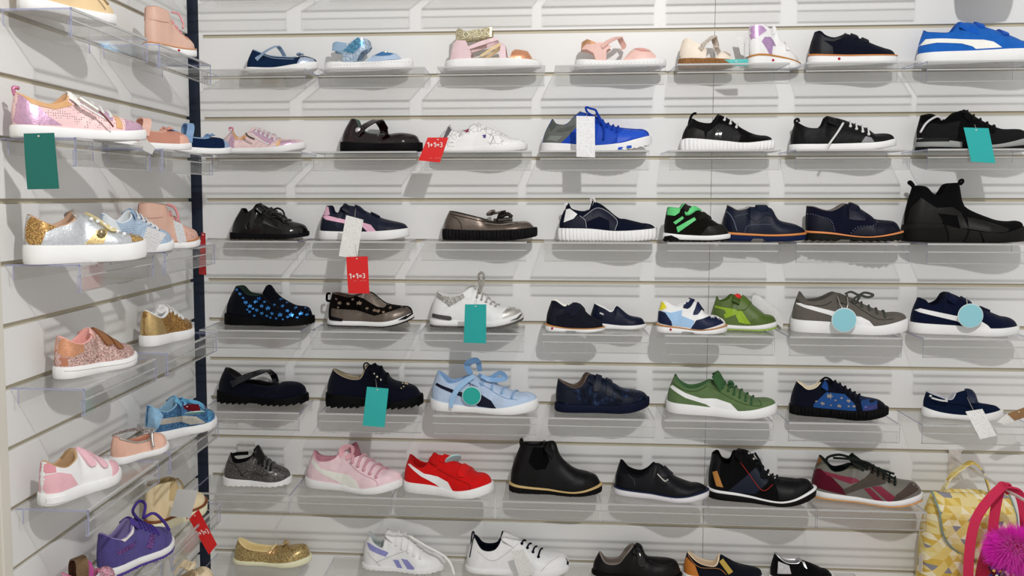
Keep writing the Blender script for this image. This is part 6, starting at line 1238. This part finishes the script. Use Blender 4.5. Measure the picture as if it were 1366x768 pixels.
side_shoe('cream_bootie', 'cream leather bootie with brown welt and folded cuff, lower left', 11, .012, -.425, 70, 176, 100, 'bootie', 'leather:d6c4a0', 'textile:9a8660', [('sole', 'rubber:ded2b4', 0, .8, 1.6, ''), ('welt', 'leather:7a4420', .8, 1, 2.4, '')],
          [('patch', 'cuff', 'leather:b8a278', [(.24, .62), (.3, 1.0), (.46, 1.04), (.46, .7), (.36, .58)], 2.2, 1), ('cord', 'lace_loop', 'leather:8a7450', [(.4, 1.02), (.46, .86), (.44, .7), (.5, .66)], 2, -20, -34), ('patch', 'lace_panel', 'perf:b49a78', [(.5, .4), (.54, .62), (.66, .54), (.64, .36)], 1), ('stud', 'red_dot', 'rubber:b02030', (.5, .1), 2.6), ('patch', 'heel_counter', 'leather:d2be98', HEEL, .8, 1)], s0=26, s1=28)
side_shoe('glitter_sandal', 'pink glitter shoe with bronze strap cut off at the bottom left', 11, .016, -.802, 66, 118, 66, 'ballerina', 'glitter:c48a9a', 'leather:a8607c', CUP,
          [('bridge', 'strap', 'metal:7a6248', (.3, .7), (.34, 1.25), 22), ('bridge', 'inner_strap', 'leather:b0488a', (.44, .66), (.46, 1.05), 12), ('stud', 'jewel', 'glitter:e0d8d8', (.6, .66), 3), ('stud', 'jewel', 'glitter:e0d8d8', (.56, .68), 3)], s0=14)
side_shoe('bow_shoe', 'cream shoe with satin bow cut off at the bottom beside the corner post', 13, .01, -.4, 66, 178, 92, 'ballerina', 'leather:d2c0a0', 'leather:b8a486', CUP,
          [('knot', 'bow', 'satin:d8c4a4', (.5, .95), 26), ('band', 'ribbon', 'satin:d9c6a8', [(.3, .9), (.4, 1.1), (.5, 1.0), (.6, .9)], 18, -8, -16)])

# ------------------------------------------------------------------ hanging tags
def prism(name, corners, th, m, parent=None):
    P = [Vector(c) for c in corners]
    n = (P[1] - P[0]).cross(P[-1] - P[0]).normalized()
    if n.dot(CAM - P[0]) < 0:
        n = -n
    c = sum(P, Vector()) / len(P)
    V = [p - c + n * th / 2 for p in P] + [p - c - n * th / 2 for p in P]
    k = len(P)
    F = [tuple(range(k)), tuple(range(2 * k - 1, k - 1, -1))] + [(i, i + k, (i + 1) % k + k, (i + 1) % k) for i in range(k)]
    return P, n, c, V, F

def text_mesh(body, size):
    """lettering mesh; digits and signs as flat outlines, centred on the origin"""
    cu = bpy.data.curves.new('print', 'FONT')
    cu.body = '3'
    ob = bpy.data.objects.new('print', cu)
    m3 = bpy.data.meshes.new_from_object(ob)
    bpy.data.objects.remove(ob)
    bpy.data.curves.remove(cu)
    xs = [v.co.x for v in m3.vertices]
    ys = [v.co.y for v in m3.vertices]
    k = 0.7 / (max(ys) - min(ys))
    V, F = [], []
    def poly(p):
        b_ = len(V)
        V.extend((x_, y_, 0) for x_, y_ in p)
        F.append(tuple(range(b_, b_ + len(p))))
    def rect(x0, x1, y0, y1):
        poly([(x0, y0), (x1, y0), (x1, y1), (x0, y1)])
    x = 0.0
    for ch in body:
        if ch == '1':
            rect(x + 0.17, x + 0.29, 0, 0.7)
            poly([(x + 0.17, 0.7), (x, 0.6), (x, 0.47), (x + 0.17, 0.56)])
            x += 0.4
        elif ch == '+':
            rect(x, x + 0.42, 0.27, 0.37)
            rect(x + 0.16, x + 0.26, 0.37, 0.53)
            rect(x + 0.16, x + 0.26, 0.11, 0.27)
            x += 0.52
        elif ch == '=':
            rect(x, x + 0.42, 0.36, 0.46)
            rect(x, x + 0.42, 0.18, 0.28)
            x += 0.52
        else:
            b_ = len(V)
            V.extend(((v.co.x - min(xs)) * k + x, (v.co.y - min(ys)) * k, 0) for v in m3.vertices)
            F.extend(tuple(i + b_ for i in p.vertices) for p in m3.polygons)
            x += 0.5
    me = bpy.data.meshes.new('lettering')
    me.from_pydata([(a_ - x / 2, b_ - 0.35, 0) for a_, b_, _ in V], [], F)
    return me

for (nm, lab, m, cor, txt, string) in CARDS:
    P, n, c, V, F = prism(nm, cor, 0.0007, m)
    # bend the sheet slightly: a 2 x 4 grid instead of a single quad
    u_, v_ = P[1] - P[0], P[3] - P[0]
    G, GF = [], []
    nx, ny = 3, 5
    for s_ in (1, -1):
        for j in range(ny + 1):
            for i in range(nx + 1):
                a, b = i / nx, j / ny
                p = P[0].lerp(P[1], a).lerp(P[3].lerp(P[2], a), b)
                p = p - c + n * (0.00035 * s_ + 0.0022 * math.sin(b * PI) * (0.5 - 0.4 * a))
                G.append(p)
    q = (nx + 1) * (ny + 1)
    for j in range(ny):
        for i in range(nx):
            a = j * (nx + 1) + i
            GF.append((a, a + nx + 1, a + nx + 2, a + 1))
            GF.append((q + a, q + a + 1, q + a + nx + 2, q + a + nx + 1))
    for j in range(ny):
        for i in (0, nx):
            a = j * (nx + 1) + i
            GF.append((a, q + a, q + a + nx + 1, a + nx + 1))
    for i in range(nx):
        for j in (0, ny):
            a = j * (nx + 1) + i
            GF.append((a, a + 1, q + a + 1, q + a))
    # local frame with x across the card and y up it, so that print follows the sheet
    ux = u_.normalized()
    uz = n
    uy = uz.cross(ux).normalized()
    R = Matrix((ux, uy, uz)).transposed()
    Ri = R.transposed()
    o = link(nm, [Ri @ g for g in G], GF, m, None, smooth=False)
    fixn(o)
    o.matrix_world = Matrix.Translation(c) @ R.to_4x4()
    tag(o, lab, 'tag')
    if m.startswith('card'):
        w2 = Ri @ (P[0].lerp(P[1], 0.5) - c)
        rw = 0.0019
        V = [(w2.x + rw * math.cos(a * PI / 4), w2.y - 0.0045 + 0.7 * rw * math.sin(a * PI / 4), 0.0016) for a in range(8)]
        link('punched_hole', V, [tuple(range(8))], 'card:d9d6d0', o)
    if txt:
        for body, fy, sz in (('1+1=3', txt, 0.30),):
            me = text_mesh(body, 1.0)
            wx = max(v.co.x for v in me.vertices) - min(v.co.x for v in me.vertices)
            W_ = u_.length
            k_ = W_ * 0.74 / wx
            if 'lower left' in lab:
                k_ = v_.length * 0.42 / wx
            for vv in me.vertices:
                px_, py_ = vv.co.x * k_, vv.co.y * k_
                if 'lower left' in lab:
                    d_ = (Ri @ v_).normalized()
                    e_ = Vector((-d_.y, d_.x, 0))
                    p = d_ * px_ * 0 + Vector((d_.y * 0, 0, 0))
                    p = (Ri @ u_).normalized() * (px_ * 0.72) + e_ * 0 + Vector((0, 0, 0)) - d_ * (py_ - px_ * 0.35)
                else:
                    d_ = (Ri @ v_)
                    p = Vector((px_, py_, 0)) + d_ * (fy - 0.5)
                vv.co = Vector((p.x, p.y, 0.0032))
            me.materials.append(mat('card:f4e6e2'))
            t_ = bpy.data.objects.new('lettering', me)
            COL.objects.link(t_)
            t_.parent = o
        for a in (-0.25, 0.1, 0.3):
            s2 = Vector((W_ * a * 0.8, -v_.length * (0.16 if txt > .45 else .36), 0.0029)) if 'lower left' not in lab else None
            if s2 is not None:
                link('small_print', [s2 + Vector((0, 0, 0)), s2 + Vector((W_ * .14, 0, 0)), s2 + Vector((W_ * .14, .0008, 0)), s2 + Vector((0, .0008, 0))], [(0, 1, 2, 3)], 'card:e88a80', o)
    if string:
        Mi = o.matrix_world.inverted()
        tube('string', [Mi @ Vector(p) for p in string], 0.0005, 'textile:b8b4ac', o, n=4)

for (lab, m, c, r, tilt, chain) in DISCS:
    o = thing('round_tag', lab, 'tag', c, 0)
    o.rotation_euler = (tilt[0], 0, tilt[1])
    for nm, rr, yy, mm_ in (('face', r * 0.93, -0.0012, m), ('rim', r, 0.0, 'card:cfe2e4')):
        V, F = [], []
        for s_ in (-1, 1):
            for k in range(32):
                a = 2 * PI * k / 32
                V.append((rr * math.cos(a), yy + s_ * 0.0007, rr * math.sin(a)))
        F = [tuple(range(32)), tuple(range(63, 31, -1))] + [(k, (k + 1) % 32, 32 + (k + 1) % 32, 32 + k) for k in range(32)]
        link(nm, V, F, mm_, o)
    if chain:
        pts = crom([Vector(p) - Vector(c) for p in chain], 8)
        V, F = tube_vf(pts, 0.0011, 5)
        link('bead_chain', V, F, 'metal:c9c6c0', o, smooth=True)

# ------------------------------------------------------------------ hook and bags at the lower right
M_CHROME = 'metal:cfccc8'
hk = thing('display_hook', 'chrome slatwall hook holding the backpacks at lower right', 'hook', (1.825, 0, 0.985))
box('back_plate', -0.014, 0.014, -0.004, -0.0005, -0.05, 0.018, M_CHROME, hk, 0.001)
tube('arm', [(0, -0.003, 0), (0, -0.18, 0.0), (0, -0.36, 0.004), (0, -0.372, 0.016)], 0.0034, M_CHROME, hk, n=10)
box('plate_lip', -0.016, 0.016, -0.006, -0.0005, 0.0181, 0.0215, M_CHROME, hk)

def triangle_print():
    N = NT('triangle_print_canvas')
    N.b.inputs['Roughness'].default_value = 0.75
    sp = N.n('ShaderNodeSeparateXYZ')
    N.l(N.co(), sp.inputs[0])
    x = N.math('ADD', sp.outputs[0], N.math('MULTIPLY', sp.outputs[1], 0.5))
    sx = N.math('DIVIDE', x, 0.0165)
    sz = N.math('DIVIDE', sp.outputs[2], 0.0145)
    b = N.math('SUBTRACT', sx, N.math('MULTIPLY', sz, 0.5))
    fa, fb = N.math('FLOOR', sz), N.math('FLOOR', b)
    par = N.math('GREATER_THAN', N.math('ADD', N.math('FRACT', sz), N.math('FRACT', b)), 1.0)
    cb = N.n('ShaderNodeCombineXYZ')
    N.l(fa, cb.inputs[0])
    N.l(fb, cb.inputs[1])
    N.l(N.math('MULTIPLY', par, 7.3), cb.inputs[2])
    wn = N.n('ShaderNodeTexWhiteNoise', noise_dimensions='3D')
    N.l(cb.outputs[0], wn.inputs['Vector'])
    r = N.n('ShaderNodeValToRGB')
    r.color_ramp.interpolation = 'CONSTANT'
    el = r.color_ramp.elements
    for p, h in ((0.0, 'e6d596'), (0.28, 'e4cd78'), (0.55, 'd6b54e'), (0.72, 'efe6c4'), (0.9, '8b8a94')):
        e = el.new(p) if p > 0 else el[0]
        e.position = p
        e.color = hexc(h)
    el.remove(el[-1]) if el[-1].position >= 0.999 else None
    N.l(wn.outputs['Value'], r.inputs[0])
    N.l(r.outputs[0], N.b.inputs['Base Color'])
    N.bump(N.noise(35, 3).outputs[0], 0.6, 0.006)
    return N.m
M_TRI = triangle_print()

def pillow(name, w, d, h, m, parent, off=(0, 0, 0), p=3.2, lump=0.0, seed=1, topn=0.0):
    """soft bag body: superellipse sections, narrower at the top"""
    rnd = random.Random(seed)
    V, F = [], []
    NU, NV = 40, 22
    for j in range(NV + 1):
        t = j / NV
        z = -h * t
        e = max(0.0, 1 - abs(2 * t - 1) ** p) ** (1 / p)
        ww = w / 2 * (0.45 + 0.55 * e) * (1 - topn * (1 - t))
        dd = d / 2 * (0.12 + 0.88 * e)
        if j in (0, NV):
            ww *= 0.9
            dd *= 0.5
        for i in range(NU):
            a = 2 * PI * i / NU
            ca, sa = math.cos(a), math.sin(a)
            x = ww * math.copysign(abs(ca) ** 0.7, ca)
            y = dd * math.copysign(abs(sa) ** 0.8, sa)
            k = 1 + lump * math.sin(5 * a + 9 * t + seed) * math.sin(11 * t + 2 * a)
            V.append((off[0] + x * k, off[1] + y * k, off[2] + z))
    for j in range(NV):
        for i in range(NU):
            F.append((j * NU + i, j * NU + (i + 1) % NU, (j + 1) * NU + (i + 1) % NU, (j + 1) * NU + i))
    F.append(tuple(range(NU))[::-1])
    F.append(tuple(NV * NU + i for i in range(NU)))
    o = link(name, V, F, m, parent, smooth=True)
    fixn(o)
    return o

yb = thing('backpack', 'yellow triangle-print canvas backpack hanging from the chrome hook', 'backpack', (1.815, -0.085, 0.985))
pillow('body', 0.205, 0.105, 0.40, M_TRI, yb, (0.0, 0.0, -0.05), lump=0.035, seed=3, topn=0.12)
# flap over the front
def flap(parent):
    V, F = [], []
    nx, nz = 20, 22
    for s_ in (0, 1):
        for j in range(nz + 1):
            t = j / nz
            for i in range(nx + 1):
                a = i / nx * 2 - 1
                half = 0.083 * (1 if t < 0.5 else math.sqrt(max(0.0, 1 - ((t - 0.5) / 0.5) ** 2)) * 0.92 + 0.08)
                x = a * half + 0.022 * t
                z = -0.05 - 0.145 * t
                bul = 0.064 * (1 - 0.35 * a * a) * min(1, t * 3.2 + 0.1) ** 0.5
                y = -bul - 0.006 - 0.004 * s_ - 0.003 * math.sin(7 * a + 5 * t)
                V.append((x, y, z))
    q = (nx + 1) * (nz + 1)
    for j in range(nz):
        for i in range(nx):
            a = j * (nx + 1) + i
            F.append((a, a + 1, a + nx + 2, a + nx + 1))
            F.append((q + a + 1, q + a, q + a + nx + 1, q + a + nx + 2))
    for j in range(nz):
        for i in (0, nx):
            a = j * (nx + 1) + i
            F.append((a, a + nx + 1, q + a + nx + 1, q + a))
    for i in range(nx):
        a = nz * (nx + 1) + i
        F.append((a, a + 1, q + a + 1, q + a))
        F.append((i, i + 1, q + i + 1, q + i))
    o = link('flap', V, F, M_TRI, parent, smooth=True)
    fixn(o)
    edge = [V[q + j * (nx + 1)] for j in range(nz + 1)] + [V[q + nz * (nx + 1) + i] for i in range(1, nx + 1)] + [V[q + j * (nx + 1) + nx] for j in range(nz - 1, -1, -1)]
    tv, tf = tube_vf(edge, 0.0022, 5)
    link('piping', tv, tf, 'textile:7f9490', o, smooth=True)
    link('snap', [(0.03 + 0.008 * math.cos(k * PI / 6), -0.076 - (0.003 if k < 12 else 0), -0.155 + 0.008 * math.sin(k * PI / 6)) for k in range(24)],
         [tuple(range(11, -1, -1)), tuple(range(12, 24))] + [(k, (k + 1) % 12, 12 + (k + 1) % 12, 12 + k) for k in range(12)], 'rubber:e8e4da', o)
flap(yb)
ribbon('handle', [(-0.055, -0.005, -0.06), (-0.035, -0.004, -0.02), (0.0, 0.0, 0.008), (0.018, 0.0, 0.012), (0.038, -0.002, -0.01), (0.055, -0.004, -0.06)], (0.2, 1, 0), 0.022, 0.003, M_TRI, yb)
box('side_label', -0.101, -0.0995, -0.03, -0.012, -0.24, -0.2, 'card:d8d0c4', yb)

pk = thing('backpack', 'pink backpack with magenta fur trim and sequins at the bottom right corner', 'backpack', (1.85, -0.255, 0.985))
pillow('body', 0.175, 0.09, 0.36, 'textile:c42a4c', pk, (-0.006, 0.012, -0.095), lump=0.02, seed=5, topn=0.35)
for pts in ([(-0.10, -0.025, -0.27), (-0.112, -0.03, -0.16), (-0.098, -0.02, -0.06), (-0.05, -0.006, 0.002), (-0.026, -0.002, 0.0095), (0.0, 0.0, -0.01), (0.008, -0.01, -0.07), (0.004, -0.015, -0.14)],
            [(-0.052, -0.01, -0.15), (-0.055, -0.006, -0.09), (-0.04, 0.012, -0.02), (-0.025, 0.018, 0.0095), (-0.01,0.018,-0.01)],
            [(0.022, -0.01, -0.15), (0.018, -0.006, -0.08), (0.03, 0.0, -0.02), (0.07, 0.004, 0.0), (0.11, 0.0, -0.03)]):
    ribbon('strap', pts, (0.75, -0.5, 0), 0.019, 0.004, 'textile:d23458', pk)
rnd = random.Random(11)
V, F = [], []
cc = Vector((-0.014, -0.034, -0.112))
for _ in range(7000):
    th, ph = rnd.uniform(0, 2 * PI), math.acos(rnd.uniform(-1, 1))
    nrm = Vector((math.sin(ph) * math.cos(th), math.sin(ph) * math.sin(th), math.cos(ph)))
    base = cc + Vector((nrm.x * 0.05, nrm.y * 0.034, nrm.z * 0.03))
    tip = base + nrm * rnd.uniform(0.014, 0.03) + Vector((rnd.uniform(-.006, .006), rnd.uniform(-.006, .006), rnd.uniform(-.016, .004)))
    sd = nrm.orthogonal().normalized() * 0.0007
    s3 = nrm.cross(sd)
    k = len(V)
    V += [base + sd, base - sd * 0.5 + s3 * 0.9, base - sd * 0.5 - s3 * 0.9, tip]
    F += [(k, k + 1, k + 3), (k + 1, k + 2, k + 3), (k + 2, k, k + 3)]
fur = link('fur_trim', V, F, 'satin:ee22b4', pk)
fur['kind'] = 'stuff'
sv, sf, sm = [], [], []
cols = ['metal:c8a030', 'metal:b0382c', 'metal:2c6a3c', 'metal:2c3c88', 'metal:7a3a9a', 'patent:141014', 'patent:18121a', 'metal:d8d0c8']
for j in range(16):
    for i in range(26):
        x, z = -0.075 + i * 0.0055 + (j % 2) * 0.0027, -0.152 - j * 0.0052
        y = -0.052 + 0.9 * (x + 0.012) ** 2 * 3.2
        if abs(x + 0.012) > 0.066:
            continue
        tl = Vector((rnd.uniform(-.5, .5), 1, rnd.uniform(-.3, .6))).normalized()
        a = tl.orthogonal().normalized() * 0.0032
        b = tl.cross(a)
        k = len(sv)
        c = Vector((x, y, z))
        sv += [c + a * math.cos(q * PI / 3) + b * math.sin(q * PI / 3) for q in range(6)]
        sf.append(tuple(range(k, k + 6)))
        sm.append(rnd.choice([0, 0, 0, 1, 2, 3, 4, 5, 5, 6, 6, 7]))
sq = link('sequins', sv, sf, None, pk, mats=cols, fmat=sm)
sq['kind'] = 'stuff'

hk2 = thing('display_hook', 'unseen chrome hook added above the frame to hold the shadow-casting bag', 'hook', (1.80, 0, 2.36))  # hook added out of view to carry the shadow-casting bag
box('back_plate', -0.014, 0.014, -0.004, -0.0005, -0.03, 0.03, M_CHROME, hk2, 0.001)
tube('arm', [(0, -0.003, 0), (0, -0.1, 0.0), (0, -0.2, 0.004), (0, -0.21, 0.014)], 0.0034, M_CHROME, hk2, n=10)
hb = thing('shadow_bag', 'unseen brown bag added above the frame to cast the top right shadow', 'bag', (1.80, -0.12, 2.35))  # bag added out of view, stands in for whatever shades the wall below
pillow('body', 0.12, 0.07, 0.215, 'leather:4a3020', hb, (0.0, 0.0, -0.095), lump=0.02, seed=8)
ribbon('handle', [(-0.05, 0, -0.10), (-0.035, 0, -0.03), (0.0, 0, 0.0165), (0.035, 0, -0.03), (0.05, 0, -0.10)], (0, 1, 0), 0.016, 0.003, 'leather:3c2618', hb)
